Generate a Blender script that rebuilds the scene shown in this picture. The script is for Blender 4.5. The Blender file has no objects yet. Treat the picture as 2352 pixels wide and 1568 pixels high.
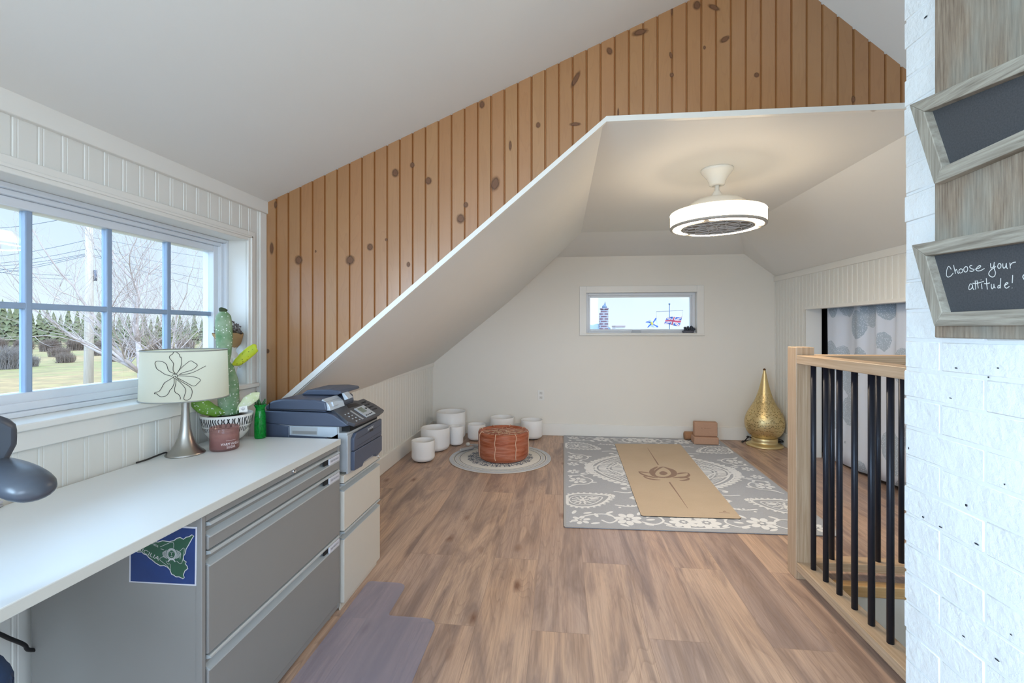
import bpy, bmesh, math, random
from mathutils import Vector, Matrix, noise
random.seed(7)
S = bpy.context.scene
COL = S.collection
R = math.radians

# ------------------------------------------------------------------ camera, sky, sun, exposure
FPX, CX, CY, EYE = 1045.0, 1176.0, 755.0, 1.2
YAW = math.atan(114 / FPX)
cs, sn = math.cos(YAW), math.sin(YAW)
cam = bpy.data.cameras.new('camera')
cam.sensor_width = 36.0
cam.lens = 36.0 * FPX / 2352
cam.shift_y = (CY - 784) / 2352
cam.clip_start, cam.clip_end = 0.02, 2000
camo = bpy.data.objects.new('camera', cam)
COL.objects.link(camo)
camo.location = (0, 0, EYE)
camo.rotation_euler = (R(90), 0, YAW)
S.camera = camo
S.view_settings.view_transform = 'Standard'
S.view_settings.look = 'None'
S.view_settings.exposure = 0.22
S.view_settings.gamma = 1.0
S.view_settings.use_curve_mapping = False

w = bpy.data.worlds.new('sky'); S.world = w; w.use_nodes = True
nt = w.node_tree; nt.nodes.clear()
wo = nt.nodes.new('ShaderNodeOutputWorld'); bg = nt.nodes.new('ShaderNodeBackground')
tc = nt.nodes.new('ShaderNodeTexCoord'); sx = nt.nodes.new('ShaderNodeSeparateXYZ')
ramp = nt.nodes.new('ShaderNodeValToRGB'); mr = nt.nodes.new('ShaderNodeMapRange')
nt.links.new(tc.outputs['Generated'], sx.inputs[0])
nt.links.new(sx.outputs[2], ramp.inputs[0]); nt.links.new(sx.outputs[2], mr.inputs[0])
ramp.color_ramp.elements[0].position = 0.0; ramp.color_ramp.elements[0].color = (0.80, 0.91, 1.0, 1)
ramp.color_ramp.elements[1].position = 0.26; ramp.color_ramp.elements[1].color = (0.60, 0.78, 1.0, 1)
e3 = ramp.color_ramp.elements.new(0.42); e3.color = (0.42, 0.68, 1.0, 1)
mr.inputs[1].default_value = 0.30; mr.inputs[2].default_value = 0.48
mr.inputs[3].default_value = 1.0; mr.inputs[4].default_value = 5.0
mr2 = nt.nodes.new('ShaderNodeMapRange'); nt.links.new(sx.outputs[1], mr2.inputs[0])          # sky boost added toward -y, out of view, to brighten the pine wall
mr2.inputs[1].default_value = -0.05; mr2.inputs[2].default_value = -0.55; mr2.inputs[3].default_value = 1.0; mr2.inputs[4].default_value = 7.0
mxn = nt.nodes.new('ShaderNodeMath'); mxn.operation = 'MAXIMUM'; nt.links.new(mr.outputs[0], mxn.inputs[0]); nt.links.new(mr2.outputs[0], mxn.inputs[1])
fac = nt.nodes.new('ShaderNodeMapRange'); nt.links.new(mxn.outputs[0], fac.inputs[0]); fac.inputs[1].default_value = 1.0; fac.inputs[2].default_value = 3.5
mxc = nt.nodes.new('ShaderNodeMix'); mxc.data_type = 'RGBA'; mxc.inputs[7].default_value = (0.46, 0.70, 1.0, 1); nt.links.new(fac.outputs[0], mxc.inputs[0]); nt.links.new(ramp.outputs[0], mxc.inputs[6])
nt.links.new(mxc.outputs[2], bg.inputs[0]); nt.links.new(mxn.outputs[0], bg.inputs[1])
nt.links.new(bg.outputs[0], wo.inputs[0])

def lamp(name, kind, loc, energy, color, direction=None, **kw):
    l = bpy.data.lights.new(name, kind); l.energy = energy; l.color = color
    for k, v in kw.items(): setattr(l, k, v)
    o = bpy.data.objects.new(name, l); COL.objects.link(o); o.location = loc
    if direction is not None:
        o.rotation_euler = Vector(direction).to_track_quat('-Z', 'Y').to_euler()
    return o
lamp('sun', 'SUN', (10, -5, 20), 2.0, (1, 0.95, 0.86), (-0.75, 0.2, -0.62), angle=R(0.6))
# added fill lamps, set in two invented window openings out of view
lamp('added_fill_light', 'AREA', (0.5, -2.12, 1.45), 24, (0.90, 0.95, 1.0), (0, 1, -.30), shape='RECTANGLE', size=2.2, size_y=1.3, spread=R(135))
lamp('added_fill_light', 'AREA', (-1.42, -0.75, 1.28), 66, (0.55, 0.78, 1.0), (1, 0.0, -.1), shape='RECTANGLE', size=1.3, size_y=0.62)

# ------------------------------------------------------------------ helpers
def ray(u, v):
    r = (u - CX) / FPX
    return Vector((r * cs - sn, cs + r * sn, (CY - v) / FPX))
def at(u, v, ax, val):                       # the point of plane ax=val seen at photo position u,v
    d = ray(u, v); o = Vector((0, 0, EYE)); i = 'XYZ'.index(ax)
    return o + d * ((val - o[i]) / d[i])

class MB:
    def __init__(self): self.bm = bmesh.new(); self.uv = None
    def _tag(self, verts, mi, smooth):
        fs = {f for v in verts for f in v.link_faces}
        for f in fs: f.material_index = mi; f.smooth = smooth
    def box(self, a, b, bev=0.0, mi=0, seg=2, rot=None, smooth=False):
        lo = [min(a[i], b[i]) for i in range(3)]; hi = [max(a[i], b[i]) for i in range(3)]
        r = bmesh.ops.create_cube(self.bm, size=1)
        vs = r['verts']
        c = Vector([(lo[i] + hi[i]) / 2 for i in range(3)])
        for v in vs:
            v.co = Vector([v.co[i] * (hi[i] - lo[i]) for i in range(3)])
            if rot is not None: v.co = rot @ v.co
            v.co += c
        self._tag(vs, mi, smooth)
        if bev > 0:
            es = list({e for v in vs for e in v.link_edges})
            q = bmesh.ops.bevel(self.bm, geom=es, offset=bev, segments=seg, affect='EDGES', profile=0.5, material=-1)
            for f in q['faces']: f.material_index = mi; f.smooth = True
        return self
    def poly(self, pts, mi=0, smooth=False):
        f = self.bm.faces.new([self.bm.verts.new(Vector(p)) for p in pts]); f.material_index = mi; f.smooth = smooth
        return f
    def prism(self, pts, off, mi=0, smooth=False, bev=0.0):    # polygon pts extruded by vector off
        off = Vector(off)
        a = [self.bm.verts.new(Vector(p)) for p in pts]; b = [self.bm.verts.new(Vector(p) + off) for p in pts]
        fs = [self.bm.faces.new(a), self.bm.faces.new(list(reversed(b)))]
        n = len(a)
        for i in range(n): fs.append(self.bm.faces.new([a[(i + 1) % n], a[i], b[i], b[(i + 1) % n]]))
        for f in fs: f.material_index = mi; f.smooth = smooth
        bmesh.ops.recalc_face_normals(self.bm, faces=fs)
        if bev > 0:
            es = list({e for v in a + b for e in v.link_edges})
            q = bmesh.ops.bevel(self.bm, geom=es, offset=bev, segments=2, affect='EDGES', profile=0.5)
            for f in q['faces']: f.material_index = mi; f.smooth = True
        return self
    def lathe(self, prof, c=(0, 0, 0), n=48, mi=0, sx=1.0, sy=1.0, cap=True, smooth=True):
        c = Vector(c); rings = []
        for r, z in prof:
            if r < 1e-6: rings.append([self.bm.verts.new(c + Vector((0, 0, z)))]); continue
            rings.append([self.bm.verts.new(c + Vector((r * sx * math.cos(2 * math.pi * k / n), r * sy * math.sin(2 * math.pi * k / n), z))) for k in range(n)])
        fs = []
        for A, B in zip(rings, rings[1:]):
            for k in range(n):
                k2 = (k + 1) % n
                if len(A) == 1 and len(B) == 1: continue
                if len(A) == 1: fs.append(self.bm.faces.new([A[0], B[k2], B[k]]))
                elif len(B) == 1: fs.append(self.bm.faces.new([A[k], A[k2], B[0]]))
                else: fs.append(self.bm.faces.new([A[k], A[k2], B[k2], B[k]]))
        for f in fs: f.material_index = mi; f.smooth = smooth
        return self
    def tube(self, pts, rad, n=8, mi=0, cap=True, smooth=True, flat=None):
        pts = [Vector(p) for p in pts]; m = len(pts)
        rads = rad if isinstance(rad, (list, tuple)) else [rad] * m
        prev = None; rings = []
        for i, p in enumerate(pts):
            t = (pts[min(i + 1, m - 1)] - pts[max(i - 1, 0)])
            t = t.normalized() if t.length > 1e-9 else Vector((0, 0, 1))
            if prev is None:
                up = Vector((0, 0, 1)) if abs(t.z) < 0.9 else Vector((1, 0, 0))
                a = t.cross(up).normalized()
            else:
                a = (prev - t * prev.dot(t)); a = a.normalized() if a.length > 1e-6 else t.orthogonal().normalized()
            prev = a; b = t.cross(a)
            if flat is not None:                                  # flat = (direction, factor): squeeze along a direction
                fd, k = flat
            ring = []
            for q in range(n):
                th = 2 * math.pi * q / n
                o = (a * math.cos(th) + b * math.sin(th)) * rads[i]
                if flat is not None: o = o - Vector(fd) * (o.dot(Vector(fd)) * (1 - k))
                ring.append(self.bm.verts.new(p + o))
            rings.append(ring)
        fs = []
        for A, B in zip(rings, rings[1:]):
            for k in range(n):
                k2 = (k + 1) % n
                fs.append(self.bm.faces.new([A[k], A[k2], B[k2], B[k]]))
        if cap: fs.append(self.bm.faces.new(list(reversed(rings[0])))); fs.append(self.bm.faces.new(rings[-1]))
        for f in fs: f.material_index = mi; f.smooth = smooth
        return self
    def ball(self, c, r, mi=0, sub=2, scale=(1, 1, 1), rot=None):
        q = bmesh.ops.create_icosphere(self.bm, subdivisions=sub, radius=r)
        for v in q['verts']:
            v.co = Vector((v.co.x * scale[0], v.co.y * scale[1], v.co.z * scale[2]))
            if rot is not None: v.co = rot @ v.co
            v.co += Vector(c)
        self._tag(q['verts'], mi, True)
        return q['verts']
    def ribbon(self, pts, wd, nrm, mi=0, closed=False):           # flat band along a polyline
        self.k = (getattr(self, 'k', 0) + 1) % 160; nrm = Vector(nrm).normalized(); pts = [Vector(p) + nrm * (self.k * 5e-6 + i_ * 4e-7) for i_, p in enumerate(pts)]; m = len(pts); prev = None; first = None
        for i, p in enumerate(pts):
            if closed: t = pts[(i + 1) % m] - pts[i - 1]
            else: t = pts[min(i + 1, m - 1)] - pts[max(i - 1, 0)]
            if t.length < 1e-9: continue
            wv = wd(i / max(1, m - 1)) if callable(wd) else wd
            s = nrm.cross(t.normalized()) * (wv / 2)
            cur = (self.bm.verts.new(p - s), self.bm.verts.new(p + s))
            if prev:
                f = self.bm.faces.new([prev[0], cur[0], cur[1], prev[1]]); f.material_index = mi
            else: first = cur
            prev = cur
        if closed and prev and first and prev is not first:
            f = self.bm.faces.new([prev[0], first[0], first[1], prev[1]]); f.material_index = mi
        return self
    def build(self, name, mats, parent=None, origin=None, recalc=False, sub=0, solid=0.0):
        if recalc: bmesh.ops.recalc_face_normals(self.bm, faces=self.bm.faces[:])
        org = ORG.get(parent.name, Vector()) if parent is not None else Vector(origin if origin is not None else (0, 0, 0))
        if org.length: bmesh.ops.translate(self.bm, verts=self.bm.verts[:], vec=-org)
        me = bpy.data.meshes.new(name); self.bm.to_mesh(me); self.bm.free()
        for m_ in (mats if isinstance(mats, (list, tuple)) else [mats]): me.materials.append(m_)
        o = bpy.data.objects.new(name, me); COL.objects.link(o)
        ORG[o.name] = org
        if parent is not None: o.parent = parent
        else: o.location = org
        if solid:
            sd = o.modifiers.new('solid', 'SOLIDIFY'); sd.thickness = solid; sd.offset = 0
        if sub:
            md = o.modifiers.new('sub', 'SUBSURF'); md.levels = sub; md.render_levels = sub
        return o
ORG = {}
def thing(name, label, cat, loc=(0, 0, 0), group=None):
    o = bpy.data.objects.new(name, None); COL.objects.link(o); o.location = loc; o.empty_display_size = 0.05
    ORG[o.name] = Vector(loc); return tag(o, label, cat, group)
def tag(o, label, cat, group=None, kind=None):
    o['label'] = label; o['category'] = cat
    if group: o['group'] = group
    if kind: o['kind'] = kind
    return o
def struct(o, label=None):
    o['kind'] = 'structure'
    if label: o['label'] = label
    return o
def smooth_path(pts, k=6, closed=False):                            # catmull-rom through the points
    pts = [Vector(p) for p in pts]; out = []; n = len(pts)
    rng = range(n) if closed else range(n - 1)
    for i in rng:
        if closed: p0, p1, p2, p3 = pts[i - 1], pts[i], pts[(i + 1) % n], pts[(i + 2) % n]
        else: p0, p1, p2, p3 = pts[max(i - 1, 0)], pts[i], pts[i + 1], pts[min(i + 2, n - 1)]
        for j in range(k):
            t = j / k
            out.append(0.5 * ((2 * p1) + (p2 - p0) * t + (2 * p0 - 5 * p1 + 4 * p2 - p3) * t * t + (3 * p1 - p0 - 3 * p2 + p3) * t ** 3))
    if not closed: out.append(pts[-1])
    return out

# ------------------------------------------------------------------ materials
def srgb(r, g, b):
    f = lambda c: (c / 255) / 12.92 if c / 255 <= 0.04045 else ((c / 255 + 0.055) / 1.055) ** 2.4
    return (f(r), f(g), f(b), 1.0)
class N:                                                            # small node-graph builder
    def __init__(self, name):
        self.m = bpy.data.materials.new(name); self.m.use_nodes = True
        self.t = self.m.node_tree; self.t.nodes.clear()
        self.out = self.t.nodes.new('ShaderNodeOutputMaterial')
        self.b = self.t.nodes.new('ShaderNodeBsdfPrincipled'); self.t.links.new(self.b.outputs[0], self.out.inputs[0])
    def node(self, typ, ins=None, **props):
        n = self.t.nodes.new(typ)
        for k, v in props.items(): setattr(n, k, v)
        for k, v in (ins or {}).items(): self.set(n, k, v)
        return n
    def set(self, n, k, v):
        i = n.inputs[k]
        if isinstance(v, bpy.types.NodeSocket): self.t.links.new(v, i)
        else: i.default_value = v
    def p(self, **kw):
        for k, v in kw.items(): self.set(self.b, {'color': 'Base Color', 'rough': 'Roughness', 'metal': 'Metallic', 'normal': 'Normal', 'alpha': 'Alpha', 'trans': 'Transmission Weight', 'ior': 'IOR', 'emit': 'Emission Color', 'es': 'Emission Strength', 'sss': 'Subsurface Weight', 'spec': 'Specular IOR Level', 'coat': 'Coat Weight', 'sheen': 'Sheen Weight'}[k], v)
        return self
    def math(self, op, a, b=0.0, clamp=False):
        n = self.node('ShaderNodeMath', {0: a, 1: b}, operation=op); n.use_clamp = clamp; return n.outputs[0]
    def mix(self, f, a, b, blend='MIX'):
        n = self.node('ShaderNodeMix', data_type='RGBA', blend_type=blend)
        self.set(n, 0, f); self.set(n, 6, a); self.set(n, 7, b); return n.outputs[2]
    def coord(self, kind='Object', scale=None, rot=None, loc=None):
        c = self.node('ShaderNodeTexCoord').outputs[kind]
        if scale or rot or loc:
            mp = self.node('ShaderNodeMapping', {0: c})
            if scale: mp.inputs['Scale'].default_value = scale
            if rot: mp.inputs['Rotation'].default_value = rot
            if loc: mp.inputs['Location'].default_value = loc
            c = mp.outputs[0]
        return c
    def pos(self, scale=None, rot=None, loc=None):
        c = self.node('ShaderNodeNewGeometry').outputs['Position']
        if scale or rot or loc:
            mp = self.node('ShaderNodeMapping', {0: c})
            if scale: mp.inputs['Scale'].default_value = scale
            if rot: mp.inputs['Rotation'].default_value = rot
            if loc: mp.inputs['Location'].default_value = loc
            c = mp.outputs[0]
        return c
    def noise(self, vec, scale, detail=4, rough=0.5, dist=0.0):
        return self.node('ShaderNodeTexNoise', {'Vector': vec, 'Scale': scale, 'Detail': detail, 'Roughness': rough, 'Distortion': dist}).outputs
    def ramp(self, f, stops, interp='LINEAR'):
        n = self.node('ShaderNodeValToRGB', {0: f}); cr = n.color_ramp; cr.interpolation = interp
        while len(cr.elements) < len(stops): cr.elements.new(0.5)
        for e, (p_, c) in zip(cr.elements, stops): e.position = p_; e.color = c if len(c) == 4 else (*c, 1)
        return n.outputs[0]
    def bump(self, h, strength=0.2, dist=0.01):
        return self.node('ShaderNodeBump', {'Height': h, 'Strength': strength, 'Distance': dist}).outputs[0]
def plain(name, c, rough=0.5, metal=0.0, var=0.06, vscale=12, **kw):
    n = N(name)
    nz = n.noise(n.coord(), vscale, 3)
    d = tuple(x * (1 - var) for x in c[:3]) + (1,)
    n.p(color=n.mix(nz[0], d, c), rough=rough, metal=metal, **kw)
    return n.m

def paint(name, c, bump=0.05, rough=0.55, sc=180):
    n = N(name); nz = n.noise(n.pos(), 2.5, 3)
    d = tuple(x * 0.97 for x in c[:3]) + (1,)
    n.p(color=n.mix(nz[0], d, c), rough=rough, normal=n.bump(n.noise(n.pos(), sc, 3)[0], bump, 0.002))
    return n.m
M = {}
M['wall'] = paint('wall_paint', srgb(236, 231, 221))
M['ceil'] = paint('ceiling_paint', srgb(234, 233, 229), 0.04)
M['trim'] = paint('trim_paint', srgb(238, 236, 230), 0.02, 0.35, 40)
M['bead'] = paint('beadboard_paint', srgb(233, 232, 226), 0.03, 0.4, 60)
M['vinyl'] = plain('window_vinyl', srgb(226, 230, 236), 0.35, var=0.02)
M['muntin'] = plain('muntin_grey', srgb(150, 170, 196), 0.4, var=0.03)
M['black'] = plain('black_plastic', srgb(22, 22, 26), 0.45)
M['white'] = plain('white_plastic', srgb(238, 236, 230), 0.4, var=0.02)

def wood_pine():
    n = N('knotty_pine')
    p = n.pos(); sxyz = n.node('ShaderNodeSeparateXYZ', {0: p})
    idx = n.math('FLOOR', n.math('DIVIDE', n.math('ADD', sxyz.outputs[0], 1.397), 0.06317))
    wn = n.node('ShaderNodeTexWhiteNoise', {'W': idx}, noise_dimensions='1D')
    off = n.node('ShaderNodeVectorMath', {0: p, 1: n.node('ShaderNodeVectorMath', {0: wn.outputs[1], 1: (3.0, 0, 40.0)}, operation='MULTIPLY').outputs[0]}, operation='ADD').outputs[0]
    st = n.node('ShaderNodeMapping', {0: off}); st.inputs['Scale'].default_value = (9, 1, 0.9)
    base = n.noise(st.outputs[0], 1.6, 2, 0.5, 0.6)[0]
    rings = n.math('FRACT', n.math('MULTIPLY', base, 9.0))
    rings = n.ramp(rings, [(0, (0, 0, 0)), (0.75, (0.35, 0.35, 0.35)), (0.93, (1, 1, 1)), (1, (0, 0, 0))])
    fine = n.node('ShaderNodeMapping', {0: off}); fine.inputs['Scale'].default_value = (160, 1, 3)
    fn = n.noise(fine.outputs[0], 1.0, 3)[0]
    blot = n.noise(off, 2.3, 3)[0]
    c = n.mix(blot, srgb(180, 135, 89), srgb(154, 108, 64))
    c = n.mix(n.math('MULTIPLY', wn.outputs[0], 0.55), c, srgb(168, 114, 70))
    c = n.mix(n.math('MULTIPLY', rings, 0.25), c, srgb(140, 90, 50))
    c = n.mix(n.math('MULTIPLY', fn, 0.22), c, srgb(158, 106, 62))
    n.p(color=c, rough=0.34, normal=n.bump(fn, 0.05, 0.002), spec=.8, coat=.5); n.b.inputs['Coat Roughness'].default_value = .3
    return n.m
M['pine'] = wood_pine()
M['groove'] = plain('pine_groove', srgb(158, 104, 56), 0.5)
def knot():
    n = N('pine_knot')
    uv = n.coord('UV'); d = n.node('ShaderNodeVectorMath', {0: uv, 1: (0.5, 0.5, 0)}, operation='DISTANCE').outputs['Value']
    d = n.math('ADD', d, n.math('MULTIPLY', n.math('SUBTRACT', n.noise(uv, 5, 3)[0], 0.5), 0.16))
    n.p(color=n.ramp(d, [(0.0, srgb(118, 80, 56)), (0.2, srgb(122, 84, 58)), (0.27, srgb(92, 58, 38)), (0.36, srgb(148, 100, 62)), (0.5, srgb(184, 134, 86))]), rough=0.5)
    n.b.inputs['Alpha'].default_value = 1
    tr = n.node('ShaderNodeBsdfTransparent'); mx = n.node('ShaderNodeMixShader')
    n.t.links.new(n.ramp(d, [(0.24, (.8, .8, .8)), (0.46, (0, 0, 0))]), mx.inputs[0])
    n.t.links.new(tr.outputs[0], mx.inputs[1]); n.t.links.new(n.b.outputs[0], mx.inputs[2]); n.t.links.new(mx.outputs[0], n.out.inputs[0])
    return n.m
M['knot'] = knot()

def floor_mat():
    n = N('oak_vinyl_planks')
    p = n.pos(rot=(0, 0, R(90)), loc=(0.31, -.108, 0))
    br = n.node('ShaderNodeTexBrick', {'Vector': p, 'Color1': (0, 0, 0, 1), 'Color2': (1, 1, 1, 1), 'Mortar': (0.5, 0.5, 0.5, 1), 'Scale': 1.0, 'Mortar Size': 0.0009, 'Mortar Smooth': 0.2, 'Bias': 0.0, 'Brick Width': 1.50, 'Row Height': 0.228})
    br.offset = 0.37; br.offset_frequency = 2; br.squash = 1.0
    rnd = br.outputs[0]
    sh = n.node('ShaderNodeVectorMath', {0: n.pos(), 1: n.node('ShaderNodeVectorMath', {0: rnd, 1: (7.3, 31.0, 3.0)}, operation='MULTIPLY').outputs[0]}, operation='ADD').outputs[0]
    def st(sc): m = n.node('ShaderNodeMapping', {0: sh}); m.inputs['Scale'].default_value = sc; return m.outputs[0]
    smoke = n.noise(st((7.5, 1.1, 1)), 1.0, 5, 0.62, 1.1)[0]
    grain = n.noise(st((150, 4.5, 1)), 1.0, 6, 0.65, 0.5)[0]
    streak = n.noise(st((34, 1.3, 1)), 1.0, 5, 0.6, 0.9)[0]
    cath = n.noise(st((8.5, 0.9, 1)), 1.1, 1, 0.4, 0.7)[0]
    rings = n.ramp(n.math('FRACT', n.math('MULTIPLY', cath, 16)), [(0, (0, 0, 0)), (0.7, (0.25, 0.25, 0.25)), (0.93, (1, 1, 1)), (1, (0, 0, 0))])
    c = n.ramp(rnd, [(0.0, srgb(180, 155, 143)), (0.3, srgb(204, 174, 153)), (0.65, srgb(209, 177, 153)), (1.0, srgb(192, 164, 148))])
    warm = n.noise(st((3.0, 0.7, 1)), 1.3, 3)[0]
    c = n.mix(n.ramp(warm, [(.48, (0, 0, 0)), (.70, (.6, .6, .6))]), c, srgb(208, 168, 138))
    c = n.mix(n.ramp(smoke, [(0.44, (0, 0, 0)), (0.68, (0.9, 0.9, 0.9))]), c, srgb(134, 114, 108))
    c = n.mix(n.math('MULTIPLY', n.ramp(streak, [(0.44, (0, 0, 0)), (0.70, (1, 1, 1))]), 0.45), c, srgb(146, 120, 104))
    c = n.mix(n.math('MULTIPLY', n.ramp(grain, [(0.45, (0, 0, 0)), (0.70, (1, 1, 1))]), 0.34), c, srgb(120, 94, 78))
    c = n.mix(n.math('MULTIPLY', rings, n.ramp(cath, [(.42, (0, 0, 0)), (.58, (.26, .26, .26))])), c, srgb(112, 86, 72))
    kn = n.node('ShaderNodeTexVoronoi', {'Vector': st((6.0, 2.6, 1)), 'Scale': 1.0, 'Randomness': 1.0})
    kd = n.math('ADD', kn.outputs['Distance'], n.math('MULTIPLY', n.math('SUBTRACT', n.noise(st((40, 12, 1)), 1.0, 3)[0], .5), .16))
    c = n.mix(n.ramp(kd, [(0.02, (.85, .85, .85)), (0.10, (.35, .35, .35)), (0.17, (0, 0, 0))]), c, srgb(112, 72, 52))
    c = n.mix(n.math('MULTIPLY', br.outputs[1], 0.45), c, srgb(96, 76, 66))
    n.p(color=c, rough=n.math('ADD', 0.36, n.math('MULTIPLY', grain, 0.12)), normal=n.bump(grain, 0.06, 0.002), spec=0.4)
    return n.m
M['floor'] = floor_mat()

def oak(name, a, b, axis=2):
    n = N(name); sc = [120, 120, 120]; sc[axis] = 3.0
    g = n.noise(n.pos(scale=tuple(sc)), 1.0, 5, 0.6, 0.5)[0]
    sc2 = [14, 14, 14]; sc2[axis] = 0.8
    g2 = n.noise(n.pos(scale=tuple(sc2)), 1.0, 3, 0.5, 0.8)[0]
    c = n.mix(n.ramp(g, [(.35, (0, 0, 0)), (.65, (1, 1, 1))]), a, b); c = n.mix(n.math('MULTIPLY', g2, 0.4), c, tuple(x * 0.8 for x in b[:3]) + (1,))
    n.p(color=c, rough=0.45, normal=n.bump(g, 0.06, 0.002))
    return n.m
M['oak_z'] = oak('oak_upright', srgb(216, 190, 162), srgb(188, 156, 124), 2)
M['oak_y'] = oak('oak_along', srgb(218, 192, 164), srgb(190, 160, 128), 1)
M['oak_x'] = oak('oak_across', srgb(218, 190, 158), srgb(190, 156, 122), 0)
M['nosing'] = oak('pine_nosing', srgb(228, 188, 134), srgb(206, 162, 108), 0)

# ------------------------------------------------------------------ the shell
LX, RX, BY, WY, NY = -1.46, 2.27, 5.15, 2.11, -2.2
KX = -1.485                                                     # left knee wall behind the pine wall
def dorm(x): return 1.822 + 0.418 * (x - LX) if x < 0.909 else 2.812 - 0.92 * (x - 0.909)

mb = MB()
T = -0.03
for (x0, x1, y0, y1) in [(-1.6, 1.245, NY - .1, BY + .1), (1.245, 2.7, 2.295, BY + .1), (1.245, 2.7, NY - .1, 0.2)]:
    mb.box((x0, y0, T), (x1, y1, 0))
struct(mb.build('floor', M['floor']), 'oak plank floor')

# ceilings
mb = MB()
def slab(pts, th=0.04): mb.prism(pts, (0, 0, th))
slab([(LX - .3, NY, dorm(LX) - .418 * .3), (0.909, NY, 2.812), (0.909, WY + .02, 2.812), (LX - .3, WY + .02, dorm(LX) - .418 * .3)])
slab([(0.909, NY, 2.812), (2.4, NY, dorm(2.4)), (2.4, WY + .02, dorm(2.4)), (0.909, WY + .02, 2.812)])
struct(mb.build('ceiling', M['ceil']), 'sloping white ceiling of the dormer')
ZC, AX0, AX1, HY = 2.143, 0.19, 1.665, 4.5                       # alcove: flat part, its edges, where the end slope starts
KL, KR = 0.80, 1.755
mb = MB()
bz = 2.0
xl = AX0 - (ZC - bz) / 0.845 ; xr = 1.97
y0 = WY + .012
slab([(AX0, y0, ZC), (AX1, y0, ZC), (AX1, HY, ZC), (AX0, HY, ZC)])
slab([(AX0, HY, ZC), (AX1, HY, ZC), (1.97, BY + .03, bz), (-0.075, BY + .03, bz)])
ys = y0
xb = KX - .06
zl = lambda x: KL + (x - KX) * (ZC - KL) / (AX0 - KX)
zf = lambda x: 0.745 + (x + 1.46) * (ZC - 0.745) / (AX0 + 1.46)
slab([(xb, ys, zf(xb)), (AX0, ys, ZC), (AX0, HY, ZC), (-0.075, BY + .03, bz), (-0.6, BY + .03, zl(-0.6)), (xb, BY + .03, zl(xb))])
slab([(AX1, ys, ZC), (RX + .14, ys, 1.664), (RX + .14, BY + .03, 1.664), (1.97, BY + .03, bz), (AX1, HY, ZC)])
bmesh.ops.triangulate(mb.bm, faces=[f for f in mb.bm.faces if len(f.verts) > 4])
struct(mb.build('ceiling', M['ceil']), 'white ceiling of the yoga alcove, flat with sloping sides')

# beadboard on a plane x = X, between y0..y1 and z0..z1; the groove lies `dep` behind the face
PITCH = 0.0616
def bead(mb, X, y0, y1, z0, z1, face, phase=1.063, gw=0.007, dep=0.0025, pitch=PITCH):
    k0 = math.ceil((y0 - phase) / pitch); ys_ = []; y = phase + k0 * pitch
    prof = [(y0, 0)]
    while y < y1 - gw:
        if y > y0 + gw:
            prof += [(y - gw / 2, 0), (y - gw / 5, 1), (y + gw / 5, 1), (y + gw / 2, 0), (y + gw * 1.6, 0), (y + gw * 1.9, .45), (y + gw * 2.2, 0)]
        y += pitch
    prof.append((y1, 0))
    prof = sorted(prof)
    z1f = z1 if callable(z1) else (lambda yy: z1)
    lo = [mb.bm.verts.new((X - face * dep * d, yy, z0)) for yy, d in prof]
    hi = [mb.bm.verts.new((X - face * dep * d, yy, z1f(yy))) for yy, d in prof]
    for i in range(len(prof) - 1):
        f = mb.bm.faces.new([lo[i], lo[i + 1], hi[i + 1], hi[i]])
WY0, WY1, WZ0, WZ1 = 0.55, 1.97, 0.945, 1.612                  # left window opening
mb = MB()
for (a, b, z0, z1) in [(NY, -1.45, 0, 1.83), (-1.45, -0.05, 0, WZ0), (-1.45, -0.05, WZ1, 1.83), (-0.05, WY0, 0, 1.83), (WY0, WY1, 0, WZ0), (WY0, WY1, WZ1, 1.83), (WY1, WY + .01, 0, 1.83)]:
    bead(mb, LX, a, b, z0, z1, 1)
struct(mb.build('wall_left', M['bead']), 'white beadboard window wall')
mb = MB()
bead(mb, KX, WY + .01, BY + .01, 0, KL + .02, 1)
struct(mb.build('wall_left', M['bead']), 'low white beadboard knee wall')
# return between the two
mb = MB()
mb.box((KX - .06, WY, 0), (LX + .0, WY + .02, 0.76))
struct(mb.build('trim_1', M['trim']))

# pine wall with its sloping opening
mb = MB()
PW = 0.06317
lowx = [(-1.47, 0.775), (0.203, 2.168), (2.6, 2.155)]
def low(x):
    for (xa, za), (xb_, zb) in zip(lowx, lowx[1:]):
        if x <= xb_: return za + (zb - za) * (x - xa) / (xb_ - xa)
g = 0.0095; gd = 0.007
def strip(xa, xb_, ya, yb, mi):
    cuts = [xa] + [c_ for c_ in (0.203, 0.909) if xa < c_ < xb_] + [xb_]
    for a, b in zip(cuts, cuts[1:]):
        yA = ya + (yb - ya) * (a - xa) / (xb_ - xa); yB = ya + (yb - ya) * (b - xa) / (xb_ - xa)
        if dorm(a) <= low(a) or dorm(b) <= low(b): continue
        f = mb.poly([(a, yA, low(a)), (b, yB, low(b)), (b, yB, dorm(b) + .015), (a, yA, dorm(a) + .015)], mi)
k = -1
while True:
    a = -1.397 + k * PW; b = a + PW
    if a > 1.62: break
    a2 = max(a, -1.475)
    strip(a2, b - g, WY, WY, 0)
    strip(b - g, b - g * .72, WY, WY + gd, 1); strip(b - g * .72, b - g * .28, WY + gd, WY + gd, 1); strip(b - g * .28, b, WY + gd, WY, 0)
    k += 1
uvl = mb.bm.loops.layers.uv.new('UVMap')
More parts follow.
